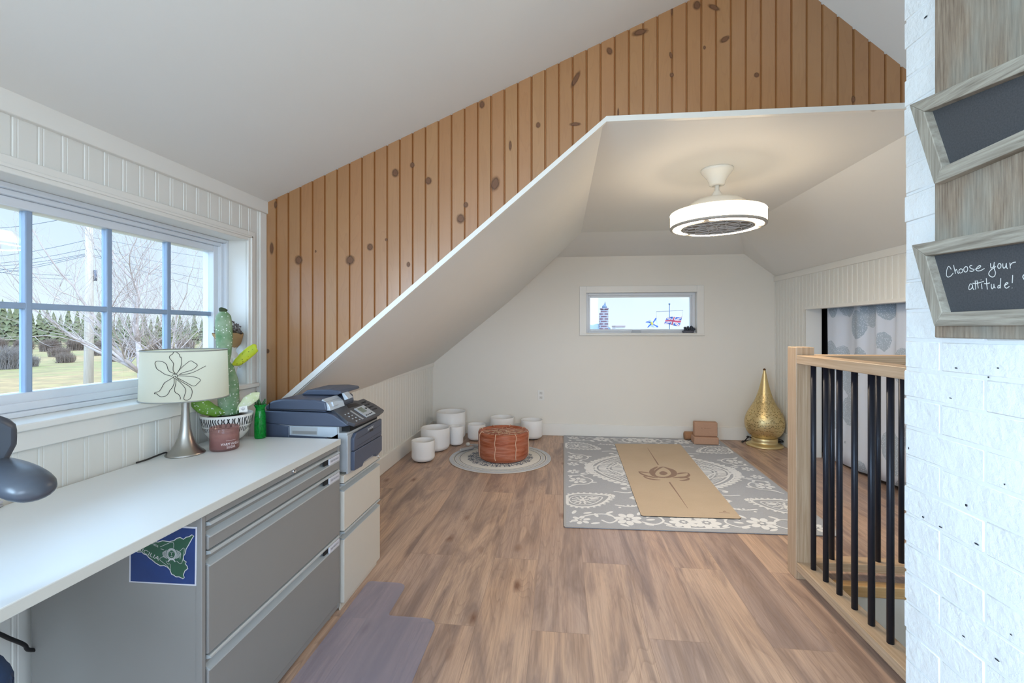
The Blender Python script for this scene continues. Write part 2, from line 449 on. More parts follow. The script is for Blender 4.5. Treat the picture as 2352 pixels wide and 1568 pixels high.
KN = [(686, 597, 17, 20, 0), (804, 597, 19, 21, 0), (850, 567, 13, 15, 0), (887, 550, 6, 6, 0), (938, 607, 8, 11, 0), (1058, 502, 17, 20, 0), (984, 415, 14, 16, 0), (908, 397, 15, 18, 0), (947, 379, 10, 12, 0), (1137, 422, 18, 30, 15), (1070, 470, 10, 12, 0), (1172, 334, 6, 20, 0), (1107, 240, 11, 16, 0), (1236, 287, 9, 12, 0), (1322, 182, 10, 36, 28), (1321, 285, 22, 8, 0), (1400, 117, 11, 16, -25), (1470, 74, 30, 13, -12), (1543, 172, 8, 9, 0), (1541, 127, 6, 14, -15), (1601, 12, 15, 18, 0), (1640, 17, 24, 10, 28), (1665, 90, 20, 11, -30), (1738, 172, 10, 10, 0), (2006, 246, 15, 15, 0), (633, 470, 7, 16, 0), (624, 570, 9, 26, 0), (615, 806, 8, 10, 0), (1543, 20, 4, 30, 0), (725, 577, 4, 6, 0), (1420, 258, 4, 18, 0), (1618, 109, 5, 8, 0), (1960, 228, 7, 14, 0)]
for (u, v, a, b, rot) in KN:
    c = at(u, v, 'Y', WY - .0006); s_ = c.y * 1.02 / FPX * 1.5
    vs = []
    for j in range(20):
        th = 2 * math.pi * j / 20
        px_, pz_ = a * .5 * math.cos(th), b * .5 * math.sin(th)
        ca, sa = math.cos(R(rot)), math.sin(R(rot))
        vs.append(mb.bm.verts.new((c.x + (px_ * ca + pz_ * sa) * s_, c.y, c.z + (-px_ * sa + pz_ * ca) * s_)))
    f = mb.bm.faces.new(vs); f.material_index = 2
    for j, l in enumerate(f.loops):
        th = 2 * math.pi * j / 20; l[uvl].uv = (0.5 + 0.5 * math.cos(th), 0.5 + 0.5 * math.sin(th))
struct(mb.build('wall_back', [M['pine'], M['groove'], M['knot']]), 'knotty pine plank wall above the sloped opening')
# white edge of that opening
mb = MB()
e = [(-1.47, 0.775 - .034), (0.203, 2.143), (2.6, 2.130)]
for (a, b, c_, d_) in [(lowx[0], lowx[1], e[1], e[0]), (lowx[1], lowx[2], e[2], e[1])]:
    mb.prism([(q[0], WY - .006, q[1]) for q in (a, b, c_, d_)], (0, .022, 0))
struct(mb.build('trim_2', M['trim']), 'white edge of the sloped opening')

# end wall with its slit window
BW = (0.272, 1.467, 1.156, 1.604)
mb = MB()
zt = lambda x: 2.2
for (a, b, z0, z1) in [(-1.6, BW[0], 0, 2.2), (BW[0], BW[1], 0, BW[2]), (BW[0], BW[1], BW[3], 2.2), (BW[1], 2.5, 0, 2.2)]:
    mb.poly([(a, BY, z0), (b, BY, z0), (b, BY, z1), (a, BY, z1)])
struct(mb.build('wall_back', M['wall']), 'plain white end wall')

# right wall with the closet opening
OY0, OY1, OZ = 2.75, 4.53, 1.385
mb = MB()
for (a, b, z0, z1) in [(OY1, BY + .01, 0, KR), (OY0, OY1, OZ, KR), (NY, OY0, 0, KR)]:
    bead(mb, RX, a, b, z0, z1, -1, phase=0.02)
struct(mb.build('wall_right', M['bead']), 'white beadboard knee wall on the right')
mb = MB()
mb.box((RX + .002, OY1, 0), (RX + .14, OY1 + .03, OZ + .02)); mb.box((RX + .002, OY0, 0), (RX + .14, OY0 - .03, OZ + .02)); mb.box((RX + .002, OY0, OZ), (RX + .14, OY1, OZ + .02))
mb.box((RX - .008, OY0 - .01, OZ - .004), (RX + .01, OY1 + .004, OZ + .022))
struct(mb.build('trim_3', M['trim']), 'white lining of the closet opening')
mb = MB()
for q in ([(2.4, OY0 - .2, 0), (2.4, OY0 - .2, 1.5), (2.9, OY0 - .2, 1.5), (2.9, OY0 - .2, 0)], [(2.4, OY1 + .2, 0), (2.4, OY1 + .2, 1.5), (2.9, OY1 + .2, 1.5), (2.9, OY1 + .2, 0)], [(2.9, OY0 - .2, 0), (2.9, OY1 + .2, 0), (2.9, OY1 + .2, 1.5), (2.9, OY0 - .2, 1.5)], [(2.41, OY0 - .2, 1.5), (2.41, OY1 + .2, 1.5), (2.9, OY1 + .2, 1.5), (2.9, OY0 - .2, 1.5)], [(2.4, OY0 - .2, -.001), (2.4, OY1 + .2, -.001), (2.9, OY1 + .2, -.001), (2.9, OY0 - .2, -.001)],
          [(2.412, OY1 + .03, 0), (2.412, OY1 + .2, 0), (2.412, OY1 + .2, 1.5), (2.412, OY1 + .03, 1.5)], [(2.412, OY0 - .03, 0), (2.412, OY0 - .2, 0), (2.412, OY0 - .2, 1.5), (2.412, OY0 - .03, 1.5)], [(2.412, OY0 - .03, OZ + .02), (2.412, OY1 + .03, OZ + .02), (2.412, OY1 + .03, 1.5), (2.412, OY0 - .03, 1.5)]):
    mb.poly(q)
struct(mb.build('wall_right', plain('closet_shade', srgb(28, 28, 30), 0.8)), 'inside of the closet, its shade painted dark')  # closet walls coloured near-black in place of shade

# near wall behind the photographer (with an opening added for the fill lamp), stairwell
mb = MB()
nw = (-0.6, 1.6, 0.8, 2.1)
for (a, b, z0, z1) in [(-1.6, nw[0], 0, 3), (nw[0], nw[1], 0, nw[2]), (nw[0], nw[1], nw[3], 3), (nw[1], 2.6, -2.6, 3)]:
    mb.poly([(a, NY, z0), (b, NY, z0), (b, NY, z1), (a, NY, z1)])
mb.poly([(-1.6, NY, -2.6), (2.6, NY, -2.6), (2.6, NY, 0), (-1.6, NY, 0)])
struct(mb.build('wall_front', M['wall']))
mb = MB()
hx0, hx1, hy0, hy1 = 1.245, RX, 0.2, 2.295
mb.poly([(hx0, hy0, -2.6), (hx0, hy1, -2.6), (hx0, hy1, -.03), (hx0, hy0, -.03)])
mb.poly([(hx0, hy1, -2.6), (hx1, hy1, -2.6), (hx1, hy1, -.03), (hx0, hy1, -.03)])
mb.poly([(hx1, hy0, -2.6), (hx1, hy1, -2.6), (hx1, hy1, 0.01), (hx1, hy0, 0.01)])
mb.poly([(hx0, hy0, -2.6), (hx1, hy0, -2.6), (hx1, hy0, -.03), (hx0, hy0, -.03)])
mb.poly([(hx0, hy0, -2.6), (hx1, hy0, -2.6), (hx1, hy1, -2.6), (hx0, hy1, -2.6)])
struct(mb.build('wall_stairwell', M['wall']), 'white stairwell walls below the railing')
mb = MB()
mb.box((hx0 - .012, hy0, -.045), (hx0 + .02, hy1, .006), .004); mb.box((hx0 + .02, hy1 - .022, -.045), (hx1, hy1 + .03, .006), .004)
struct(mb.build('trim_4', M['nosing']), 'golden pine nosing around the stairwell')

# baseboards and rails
mb = MB(); mb.box((KX - .01, WY + .02, 0), (KX + .014, BY - .014, .135), .004); struct(mb.build('baseboard_left', M['trim']))
mb = MB(); mb.box((KX - .01, BY - .014, 0), (RX, BY + .01, .135), .004); struct(mb.build('baseboard_back', M['trim']))
mb = MB(); mb.box((RX - .014, OY1, 0), (RX + .01, BY - .014, .135), .004); struct(mb.build('baseboard_right', M['trim']))
mb = MB(); mb.box((LX - .01, NY, 0), (LX + .012, WY, .12), .004); struct(mb.build('baseboard_left', M['trim']))
mb = MB(); mb.box((KX - .01, WY + .02, KL - .035), (KX + .012, BY - .002, KL + .012), .003); struct(mb.build('trim_5', M['trim']), 'white rail along the top of the left knee wall')
mb = MB(); mb.box((RX - .012, WY + .2, KR - .05), (RX + .01, BY - .002, KR + .004), .003); struct(mb.build('trim_6', M['trim']), 'white rail along the top of the right knee wall')
mb = MB(); mb.box((LX - .01, NY, 1.768), (LX + .014, WY + .004, 1.83), .003); struct(mb.build('trim_7', M['trim']), 'white crown board above the window')
mb = MB(); mb.box((LX - .005, 2.062, 0.0), (LX + .008, WY - .001, 1.768), .002); struct(mb.build('trim_8', M['trim']), 'white corner board beside the pine wall')

# left window
W1 = thing('window_1', 'wide white window above the desk, divided into small panes', 'window', (LX, 1.26, WZ0)); W1['kind'] = 'structure'
mb = MB()
xj = -1.66
mb.box((xj, WY1, WZ0 - .03), (LX, WY1 + .012, WZ1 + .02)); mb.box((xj, WY0 - .012, WZ0 - .03), (LX, WY0, WZ1 + .02)); mb.box((xj, WY0, WZ1), (LX, WY1, WZ1 + .012))
mb.box((xj, WY0, WZ0 - .03), (LX, WY1, WZ0 - .02))
mb.build('jamb', M['trim'], W1)
mb = MB()
cw, ct = 0.045, 0.015
mb.box((LX + .001, WY1 - .002, WZ0 - .02), (LX + ct, WY1 + cw, WZ1 + cw), .003); mb.box((LX + .001, WY0 - cw, WZ0 - .02), (LX + ct, WY0 + .002, WZ1 + cw), .003)
mb.box((LX + .001, WY0 + .002, WZ1 - .002), (LX + ct, WY1 - .002, WZ1 + cw), .003)
mb.box((LX + ct - .004, WY1 + .012, WZ0), (LX + ct + .006, WY1 + .022, WZ1 + .022), .002); mb.box((LX + ct - .004, WY0, WZ1 + .012), (LX + ct + .006, WY1 + .022, WZ1 + .022), .002)
mb.build('casing', M['trim'], W1)
mb = MB(); mb.box((-1.60, WY0 - cw, WZ0 - .02), (LX + .03, WY1 + .055, WZ0), .004); mb.build('sill', M['trim'], W1)
mb = MB(); mb.box((LX + .001, WY0 - cw, WZ0 - .075), (LX + .014, WY1 + .045, WZ0 - .02), .003); mb.build('apron', M['trim'], W1)
GX = -1.60
gy0, gy1, gz0, gz1 = 0.71, 1.935, 1.003, 1.534
mb = MB()
def ring(mb, x0, x1, ya, yb, za, zb, t, bev=.003, tb=None):
    tb = tb or t
    mb.box((x0, ya, za), (x1, ya + t, zb), bev); mb.box((x0, yb - t, za), (x1, yb, zb), bev)
    mb.box((x0, ya + t, zb - t), (x1, yb - t, zb), bev); mb.box((x0, ya + t, za), (x1, yb - t, za + tb), bev)
ring(mb, -1.66, -1.545, WY0, WY1, WZ0, WZ1, .016, .003)
ring(mb, -1.64, -1.56, WY0 + .016, WY1 - .016, WZ0 + .016, WZ1 - .016, .016, .003, .024)
mb.build('frame', M['vinyl'], W1)
mb = MB(); ring(mb, -1.63, -1.575, WY0 + .032, gy1 + .006, WZ0 + .036, WZ1 - .032, .028, .003, .03)
mb.box((-1.625, WY0 + .05, WZ0 + .05), (-1.58, gy0, WZ1 - .05), .003)
mb.build('sash', M['vinyl'], W1)
mb = MB()
for i in range(1, 5): mb.box((GX - .012, gy0 + .245 * i - .0095, gz0 - .01), (GX + .012, gy0 + .245 * i + .0095, gz1 + .02), .003)
mb.box((GX - .012, gy0, 1.259), (GX + .0115, gy1, 1.278), .003)
mb.build('muntin_grid', M['muntin'], W1)
def glass(name, tint=(0.97, 0.99, 1, 1)):
    n = N(name); tr = n.node('ShaderNodeBsdfTransparent', {0: tint}); gl = n.node('ShaderNodeBsdfGlossy', {0: (1, 1, 1, 1), 'Roughness': 0.02})
    fr = n.node('ShaderNodeFresnel', {0: 1.25}); mx = n.node('ShaderNodeMixShader', {0: fr.outputs[0], 1: tr.outputs[0], 2: gl.outputs[0]})
    n.t.links.new(mx.outputs[0], n.out.inputs[0]); return n.m
M['pane'] = glass('window_glass')
mb = MB(); mb.box((GX - .003, gy0 - .01, gz0 - .012), (GX + .003, gy1 + .01, gz1 + .02)); mb.build('pane', M['pane'], W1)

# slit window in the end wall
W2 = thing('window_2', 'small wide window high on the end wall', 'window', (0.87, BY, BW[2])); W2['kind'] = 'structure'
mb = MB(); a0, a1, z0, z1 = BW
mb.box((a0 - .01, BY, z0 - .012), (a0, BY + .16, z1 + .012)); mb.box((a1, BY, z0 - .012), (a1 + .01, BY + .16, z1 + .012)); mb.box((a0, BY, z1), (a1, BY + .16, z1 + .012)); mb.box((a0, BY, z0 - .02), (a1, BY + .16, z0 - .01))
mb.build('jamb', M['trim'], W2)
mb = MB(); o_ = .072
mb.box((a0 - o_, BY - .012, z0 - .012), (a0 + .002, BY - .001, z1 + o_), .003); mb.box((a1 - .002, BY - .012, z0 - .012), (a1 + o_, BY - .001, z1 + o_), .003); mb.box((a0 + .002, BY - .012, z1 - .002), (a1 - .002, BY - .001, z1 + o_), .003)
mb.build('casing', M['trim'], W2)
mb = MB(); mb.box((a0 - o_ - .004, BY - .028, z0 - .03), (a1 + o_ + .004, BY + .13, z0 - .010), .004); mb.build('sill', M['trim'], W2)
mb = MB()
def ringy(mb, ya, yb, x0, x1, za, zb, t, bev=.003):
    mb.box((x0, ya, za), (x0 + t, yb, zb), bev); mb.box((x1 - t, ya, za), (x1, yb, zb), bev); mb.box((x0 + t, ya, zb - t), (x1 - t, yb, zb), bev); mb.box((x0 + t, ya, za), (x1 - t, yb, za + t), bev)
ringy(mb, BY + .07, BY + .14, a0, a1, z0 - .01, z1, .03); ringy(mb, BY + .085, BY + .13, a0 + .03, a1 - .03, z0 + .02, z1 - .03, .02)
mb.build('frame', M['vinyl'], W2)
mb = MB(); cxm = 0.83
mb.prism([(cxm - .06, BY + .07, z0 + .0), (cxm + .06, BY + .07, z0 + .0), (cxm + .048, BY + .055, z0 + .035), (cxm - .048, BY + .055, z0 + .035)], (0, .02, .002), bev=.003)
mb.build('crank', M['vinyl'], W2)
mb = MB(); mb.box((a0 + .04, BY + .104, z0 + .03), (a1 - .04, BY + .11, z1 - .04)); mb.build('pane', M['pane'], W2)

# ------------------------------------------------------------------ desk, cabinets
M['laminate'] = plain('white_laminate', srgb(232, 233, 232), 0.32, var=0.015)
M['lam_edge'] = plain('laminate_edge', srgb(205, 204, 196), 0.4, var=0.03)
M['steel_grey'] = plain('grey_steel', srgb(138, 136, 133), 0.42, var=0.03)
M['steel_beige'] = plain('beige_steel', srgb(205, 198, 186), 0.42, var=0.03)
M['alu'] = plain('aluminium_pull', srgb(196, 202, 204), 0.32, 0.35, var=0.05)
M['chrome'] = plain('chrome', srgb(210, 210, 212), 0.18, 1.0, var=0.02)
M['dark'] = plain('gap_shade', srgb(20, 20, 20), 0.8)  # near-black fill, shade inside slots and gaps put into the colour
M['card'] = plain('paper_label', srgb(205, 205, 212), 0.6, var=0.03)
M['ink'] = plain('ink', srgb(112, 112, 126), 0.7)
DF, DY1, DY0 = -0.918, 1.815, 0.62
mb = MB(); mb.box((LX + .014, DY0, .715), (DF, DY1, .74), .0025)
for f in mb.bm.faces: f.material_index = 0 if f.normal.z > .5 else 1
D = tag(mb.build('worktop', [M['laminate'], M['lam_edge']], origin=(-1.19, 1.3, .715)), 'long white laminate desk top resting on the grey filing cabinet under the window', 'desk top')

def pull(mb, x, ya, yb, z, s=1.0, mi=0):      # channel handle, extruded along y, top edge at z
    pr = [(x - .012, z), (x + .010, z), (x + .014, z - .003), (x + .014, z - .007), (x + .002, z - .010), (x - .010, z - .017), (x - .010, z - .027), (x + .004, z - .033), (x + .012, z - .036), (x + .012, z - .040), (x - .012, z - .040)]
    mb.prism([(x_, ya, z - (z - z_) * s) for x_, z_ in pr], (0, yb - ya, 0), mi)
def squiggles(mb, X, ya, yb, zc, h, n, mi):
    rr = random.Random(n * 7 + 1)
    for i in range(n):
        y = ya + (yb - ya) * (i + .5) / n; w_ = (yb - ya) / n * .62
        for q in range(2):
            yy = y + (q - .5) * w_ * .7; hh = h * rr.uniform(.6, 1)
            mb.poly([(X, yy - w_ * .12, zc - hh / 2), (X, yy + w_ * .12, zc - hh / 2), (X, yy + w_ * .12, zc + hh / 2), (X, yy - w_ * .12, zc + hh / 2)], mi)
        zz = zc + rr.choice((-h * .35, 0, h * .35))
        mb.poly([(X, y - w_ * .4, zz - h * .08), (X, y + w_ * .4, zz - h * .08), (X, y + w_ * .4, zz + h * .08), (X, y - w_ * .4, zz + h * .08)], mi)
def lock(parent, x, y, z, r=.009):
    mb = MB()
    pts = [(r, 0), (r, .004), (r * .8, .007), (r * .55, .007), (r * .5, .005), (0, .005)]
    mb.lathe(pts, n=24); mb.box((-.0012, -r * .35, .0045), (.0012, r * .35, .0062), 0, 1)
    bmesh.ops.rotate(mb.bm, verts=mb.bm.verts[:], cent=(0, 0, 0), matrix=Matrix.Rotation(R(90), 3, 'Y'))
    bmesh.ops.translate(mb.bm, verts=mb.bm.verts[:], vec=(x, y, z))
    return mb.build('lock', [M['chrome'], M['dark']], parent)

CF, CY0, CY1 = -0.93, 1.088, 1.828
C1 = thing('filing_cabinet', 'wide grey steel filing cabinet under the white desk top, three drawers with full-width pulls', 'cabinet', (-1.18, 1.458, 0))
mb = MB()
mb.box((LX + .025, CY0, .03), (CF - .012, CY1, .7145), .003)
mb.box((CF - .02, CY0, .03), (CF, CY0 + .014, .7145), .002); mb.box((CF - .02, CY1 - .014, .03), (CF, CY1, .7145), .002)
mb.box((CF - .02, CY0 + .014, .692), (CF - .002, CY1 - .014, .7145), .0015); mb.box((CF - .02, CY0 + .014, .03), (CF - .002, CY1 - .014, .052), .0015)
for (x, y) in ((CF - .04, CY0 + .04), (CF - .04, CY1 - .04), (LX + .07, CY0 + .04), (LX + .07, CY1 - .04)): mb.lathe([(.018, 0), (.018, .03)], (x, y, 0), 12)
mb.build('body', M['steel_grey'], C1)
lock(C1, CF - .002, 1.497, .704)
for (za, zb) in ((.6165, .6895), (.3415, .6135), (.056, .3385)):
    mb = MB(); mb.box((CF - .03, CY0 + .018, za), (CF + .004, CY1 - .018, zb - .036), .003)
    d = mb.build('drawer', M['steel_grey'], C1)
    mb = MB(); pull(mb, CF - .004, CY0 + .019, CY1 - .019, zb)
    h = mb.build('pull', M['alu'], d)
    mb = MB(); ly0, ly1 = CY1 - .105, CY1 - .024
    mb.box((CF + .005, ly0, zb - .034), (CF + .0115, ly1, zb - .009), .001)
    mb.box((CF - .003, ly0 - .028, zb - .030), (CF + .004, ly0 - .0005, zb - .012), 0, 1)
    squiggles(mb, CF + .0119, ly0 + .008, ly1 - .008, zb - .0215, .009, 7, 2)
    mb.build('drawer_label', [M['card'], M['dark'], M['ink']], d)

C2 = thing('drawer_pedestal', 'small cream steel drawer pedestal under the printer', 'cabinet', (-1.15, 2.04, 0))
PF, PY0, PY1, PH = -0.945, 1.846, 2.238, .575
mb = MB(); mb.box((LX + .06, PY0, .02), (PF, PY1, PH), .003); mb.box((PF, PY0, PH - .032), (PF + .024, PY1, PH), .002); mb.box((PF, PY0 + .004, .0), (PF + .006, PY1 - .004, .03), .001)
mb.build('body', M['steel_beige'], C2)
lock(C2, PF + .024, PY1 - .03, PH - .016, .008)
for (za, zb) in ((.338, .540), (.032, .334)):
    mb = MB(); mb.box((PF + .001, PY0 + .003, za), (PF + .024, PY1 - .003, zb - .033), .003)
    d = mb.build('drawer', M['steel_beige'], C2)
    mb = MB(); pull(mb, PF + .012, PY0 + .004, PY1 - .004, zb, .85); mb.build('pull', M['alu'], d)

# postcard on the cabinet side
PCY = CY0 - .0018
def pc(u, v): return at(280 + u / 9.225, 1190 + v / 9.225, 'Y', PCY)
PC = thing('postcard', 'blue postcard with a green island map stuck to the side of the grey filing cabinet', 'postcard', pc(870, 1390))
mb = MB(); q = [pc(165, 110), pc(1590, 182), pc(1570, 1432), pc(152, 1352)]; mb.prism(q, (0, .0014, 0)); mb.build('card', M['card'], PC)
def off(p, d): return Vector((p.x, p.y - d, p.z))
mb = MB(); mb.poly([off(pc(u, v), .0002) for u, v in ((198, 150), (1560, 218), (1542, 1400), (185, 1330))]); mb.build('sea', plain('postcard_blue', srgb(20, 56, 120), 0.25, var=0.35, vscale=25), PC)
land = [(240, 620), (330, 710), (430, 710), (470, 750), (530, 770), (580, 830), (650, 880), (720, 940), (820, 1000), (900, 995), (970, 1030), (1020, 1080), (1060, 1180), (1110, 1200), (1150, 1235), (1220, 1235), (1300, 1275), (1330, 1250), (1310, 1190), (1340, 1110), (1405, 1060), (1390, 1010), (1350, 960), (1370, 920), (1315, 880), (1310, 800), (1350, 740), (1365, 650), (1420, 560), (1490, 430), (1530, 370), (1490, 345), (1430, 385), (1370, 395), (1310, 440), (1240, 400), (1170, 420), (1110, 465), (1010, 490), (870, 470), (770, 500), (720, 480), (680, 430), (560, 400), (400, 420), (250, 540)]
from mathutils.geometry import tessellate_polygon
mb = MB(); lv = [off(pc(u, v), .0007) for u, v in land]; bv_ = [mb.bm.verts.new(p) for p in lv]
for t_ in tessellate_polygon([[Vector((u, v, 0)) for u, v in land]]): mb.bm.faces.new([bv_[i] for i in t_])
mb.ribbon([off(pc(u, v), .0010) for u, v in land], .0022, (0, -1, 0), 1, True)
M['pcw'] = plain('postcard_white', srgb(196, 196, 196), 0.4)
mb.build('island', [plain('postcard_green', srgb(38, 90, 66), 0.3, var=0.4, vscale=30), M['pcw']], PC)
mb = MB()
for st in ([(820, 600), (1080, 500), (1105, 620)], [(830, 640), (900, 660)], [(1235, 690), (1330, 632), (1275, 945), (1170, 900)], [(1260, 740), (1240, 860)], [(940, 890), (980, 960), (1030, 968), (1040, 1090), (960, 990), (820, 880), (830, 830), (900, 800)]):
    mb.ribbon(smooth_path([off(pc(u, v), .0013) for u, v in st], 4), .0011, (0, -1, 0))
for i in range(26):
    th = i / 26 * 2 * math.pi; cu, cv = 1062 + 92 * math.cos(th), 755 + 105 * math.sin(th)
    mb.ribbon([off(pc(cu + 20 * math.cos(k * 1.05), cv + 20 * math.sin(k * 1.05)), .0013) for k in range(6)], .0011, (0, -1, 0), closed=True)
for s_ in (-1, 1):
    for k in range(4): mb.ribbon(smooth_path([off(pc(1062 + s_ * (105 + 22 * k), 660 + 14 * k), .0013), off(pc(1062 + s_ * (130 + 20 * k), 740), .0013), off(pc(1062 + s_ * (100 + 18 * k), 850 - 8 * k), .0013)], 4), .0011, (0, -1, 0))
    mb.ribbon([off(pc(1062 + s_ * 20, 850), .0013), off(pc(1062 + s_ * 80, 915), .0013)], .003, (0, -1, 0))
    mb.ribbon([off(pc(1062 + s_ * 12, 715), .0013), off(pc(1062 + s_ * 45, 705), .0013)], .0012, (0, -1, 0))
mb.ribbon([off(pc(1062, 715), .0013), off(pc(1058, 770), .0013), off(pc(1072, 772), .0013)], .001, (0, -1, 0)); mb.ribbon([off(pc(1040, 805), .0013), off(pc(1084, 805), .0013)], .0012, (0, -1, 0))
mb.build('emblem', M['pcw'], PC)
def text_faces(s, size=1.0, bold=0.0, shear=0.0):
    cu = bpy.data.curves.new('txt', 'FONT'); cu.body = s; cu.size = size; cu.offset = bold; cu.shear = shear; cu.align_x = 'LEFT'; cu.resolution_u = 3
    o = bpy.data.objects.new('txt', cu); COL.objects.link(o)
    dg = bpy.context.evaluated_depsgraph_get(); me = bpy.data.meshes.new_from_object(o.evaluated_get(dg))
    vs = [v.co.copy() for v in me.vertices]; fs = [list(p.vertices) for p in me.polygons]
    bpy.data.objects.remove(o); bpy.data.curves.remove(cu); bpy.data.meshes.remove(me)
    x0 = min(v.x for v in vs); x1 = max(v.x for v in vs)
    for v in vs: v.x -= x0
    return vs, fs, x1 - x0
def put_text(mb, s, fn, size=1.0, bold=0.0, mi=0, shear=0.0):       # fn maps (t along 0..1, height in ems) to a point
    vs, fs, wd = text_faces(s, size, bold, shear)
    bv = [mb.bm.verts.new(fn(v.x / wd, v.y / size)) for v in vs]
    for f in fs:
        try: q_ = mb.bm.faces.new([bv[i] for i in f]); q_.material_index = mi
        except ValueError: pass
mb = MB()
def along(u0, v0, u1, v1, hgt):
    dx, dy = u1 - u0, v1 - v0; L_ = math.hypot(dx, dy); nx, ny = dy / L_, -dx / L_
    return lambda t, h: off(pc(u0 + dx * t + nx * h * hgt, v0 + dy * t + ny * h * hgt), .0013)
put_text(mb, 'SICILIA', along(350, 668, 785, 893, 118)); put_text(mb, 'TRABIA', along(560, 500, 775, 615, 62))
mb.ribbon([off(pc(715 + 38 * (1 if k % 2 == 0 else .45) * math.sin(k * math.pi / 5), 478 - 48 * (1 if k % 2 == 0 else .45) * math.cos(k * math.pi / 5)), .0013) for k in range(10)], .0009, (0, -1, 0), closed=True)
mb.build('lettering', M['pcw'], PC)

# ------------------------------------------------------------------ printer
PR = thing('printer', 'dark slate and grey multifunction printer on the cream drawer pedestal', 'printer', (-1.12, 2.04, PH))
M['slate'] = plain('slate_plastic', srgb(74, 82, 100), 0.40, var=0.04)
M['slate2'] = plain('panel_plastic', srgb(72, 74, 80), 0.4, var=0.04)
M['lgrey'] = plain('light_grey_plastic', srgb(168, 170, 172), 0.42, var=0.03)
M['silver'] = plain('silver_plastic', srgb(196, 205, 214), 0.3, 0.3, var=0.02)
qx, qy0, qy1, qb = -0.905, 1.865, 2.200, PH
def sideprism(pts, ya, yb, bev=0): 
    mb = MB(); mb.prism([(x, ya, z) for x, z in pts], (0, yb - ya, 0), bev=bev); return mb
mb = MB()
mb.box((-1.285, qy0 + .004, qb + .006), (qx - .05, qy1 - .004, .790), .004)
mb.box((-1.10, qy0 + .004, qb + .006), (qx - .012, qy1 - .004, .752), .006)
b0 = mb.build('body', M['lgrey'], PR)
mb = sideprism([(-1.292, qb), (-1.18, qb), (-1.18, .776), (-1.292, .790)], qy0, qy1, .004)          # dark rear block and skirt
mb.prism([(-1.18, qy0, qb), (-1.0, qy0, qb), (-.955, qy0, qb + .03), (-.975, qy0, .712), (-1.01, qy0, .732), (-1.18, qy0, .738)], (0, .02, 0))
mb.build('rear_cover', M['slate'], PR)
# recessed grip panel on the side
mb = MB(); y = qy0
mb.prism([(-1.178, y, .738), (-.985, y, .732), (-.962, y, .745), (-.962, y, .776), (-1.178, y, .776)], (0, .012, 0))
ga, gb, gc, gd_ = -1.172, -1.05, .7405, .774
mb2 = MB(); mb2.prism([(ga, y - .001, gc), (gb, y - .001, gc), (gb, y - .001, gd_), (ga, y - .001, gd_)], (0, .002, 0), 0)
mb2.box((ga + .008, y - .0022, gc + .004), (gb - .004, y + .0, gc + .017), 0, 1)
mb.build('side_panel', M['silver'], PR); mb2.build('side_grip', [M['lgrey'], M['steel_grey']], PR)
# scanner base: sides and the sloped front under the control panel
mb = sideprism([(-1.295, .788), (-1.16, .7785), (-.935, .7785), (-.905, .785), (-.975, .830), (-1.01, .838), (-1.295, .842)], qy0 - .004, qy1 + .004, .005)
mb.build('scanner_base', M['slate'], PR)
mb = sideprism([(-1.293, .844), (-1.012, .840), (-1.005, .850), (-1.012, .885), (-1.06, .893), (-1.21, .894), (-1.262, .884), (-1.290, .862)], qy0 - .002, qy1 - .075, .008)
lid = mb.build('scanner_lid', M['slate'], PR)
mb = MB(); mb.box((-1.27, qy0 - .0035, .8485), (-1.012, qy0 - .001, .851), 0); mb.box((-1.272, qy0 - .0035, .8485), (-1.2695, qy0 - .001, .878), 0)
mb.build('seam', M['black'], lid)
mb = sideprism([(-1.20, .895), (-1.03, .895), (-1.0, .905), (-1.01, .917), (-1.06, .922), (-1.17, .918)], qy0 + .12, qy1 - .02, .006)
mb.build('document_feeder', M['slate'], PR)
mb = MB(); mb.prism([(-1.012, qy0 + .004, .846), (-.992, qy0 + .004, .846), (-1.0, qy0 + .004, .872), (-1.03, qy0 + .004, .896), (-1.035, qy0 + .004, .889)], (0, .13, 0), bev=.002)
mb.box((-1.006, qy0 + .03, .858), (-.994, qy0 + .075, .880), .002, rot=Matrix.Rotation(R(-18), 3, 'Y'))
mb.prism([(-.995, qy0 + .135, .870), (-.975, qy0 + .135, .878), (-1.0, qy0 + .135, .905), (-1.01, qy0 + .135, .905)], (0, .05, 0), bev=.002)
mb.build('feeder_cover', M['silver'], PR)
# control panel: slanted plate toward the front
A_, B_ = Vector((-1.0, 0, .846)), Vector((-.885, 0, .787))
dn = (B_ - A_).normalized(); nn = Vector((-dn.z, 0, dn.x)); nn = nn if nn.z > 0 else -nn
def cpt(s, y, h=0.0): p = A_ + (B_ - A_) * s + nn * h; return (p.x, y, p.z)
mb = MB(); outl = [(0, qy0 + .03), (.78, qy0 - .006), (1.0, qy0 + .012), (1.04, qy0 + .1), (1.04, qy1 - .07), (.98, qy1 + .004), (.5, qy1 + .016), (.02, qy1 + .004)]
mb.prism([cpt(s, y, .004) for s, y in outl], -nn * .016, bev=.003)
CP = mb.build('control_panel', M['slate2'], PR)
mb = MB(); mb.prism([cpt(s, y, .0045) for s, y in ((.36, qy0 + .15), (.95, qy0 + .135), (.95, qy0 + .235), (.36, qy0 + .25))], nn * .002); mb.build('display_plate', M['silver'], CP)
mb = MB(); mb.prism([cpt(s, y, .0066) for s, y in ((.42, qy0 + .165), (.70, qy0 + .16), (.70, qy0 + .205), (.42, qy0 + .21))], nn * .0008); mb.build('display', plain('lcd', srgb(120, 130, 120), .2), CP)
def button(s_, y_, hx, hy, hz, h_, m_):
    p = cpt(s_, y_, h_); mb = MB(); mb.box((p[0] - hx, p[1] - hy, p[2] - hz), (p[0] + hx, p[1] + hy, p[2] + hz), .001); mb.build('button', m_, CP)
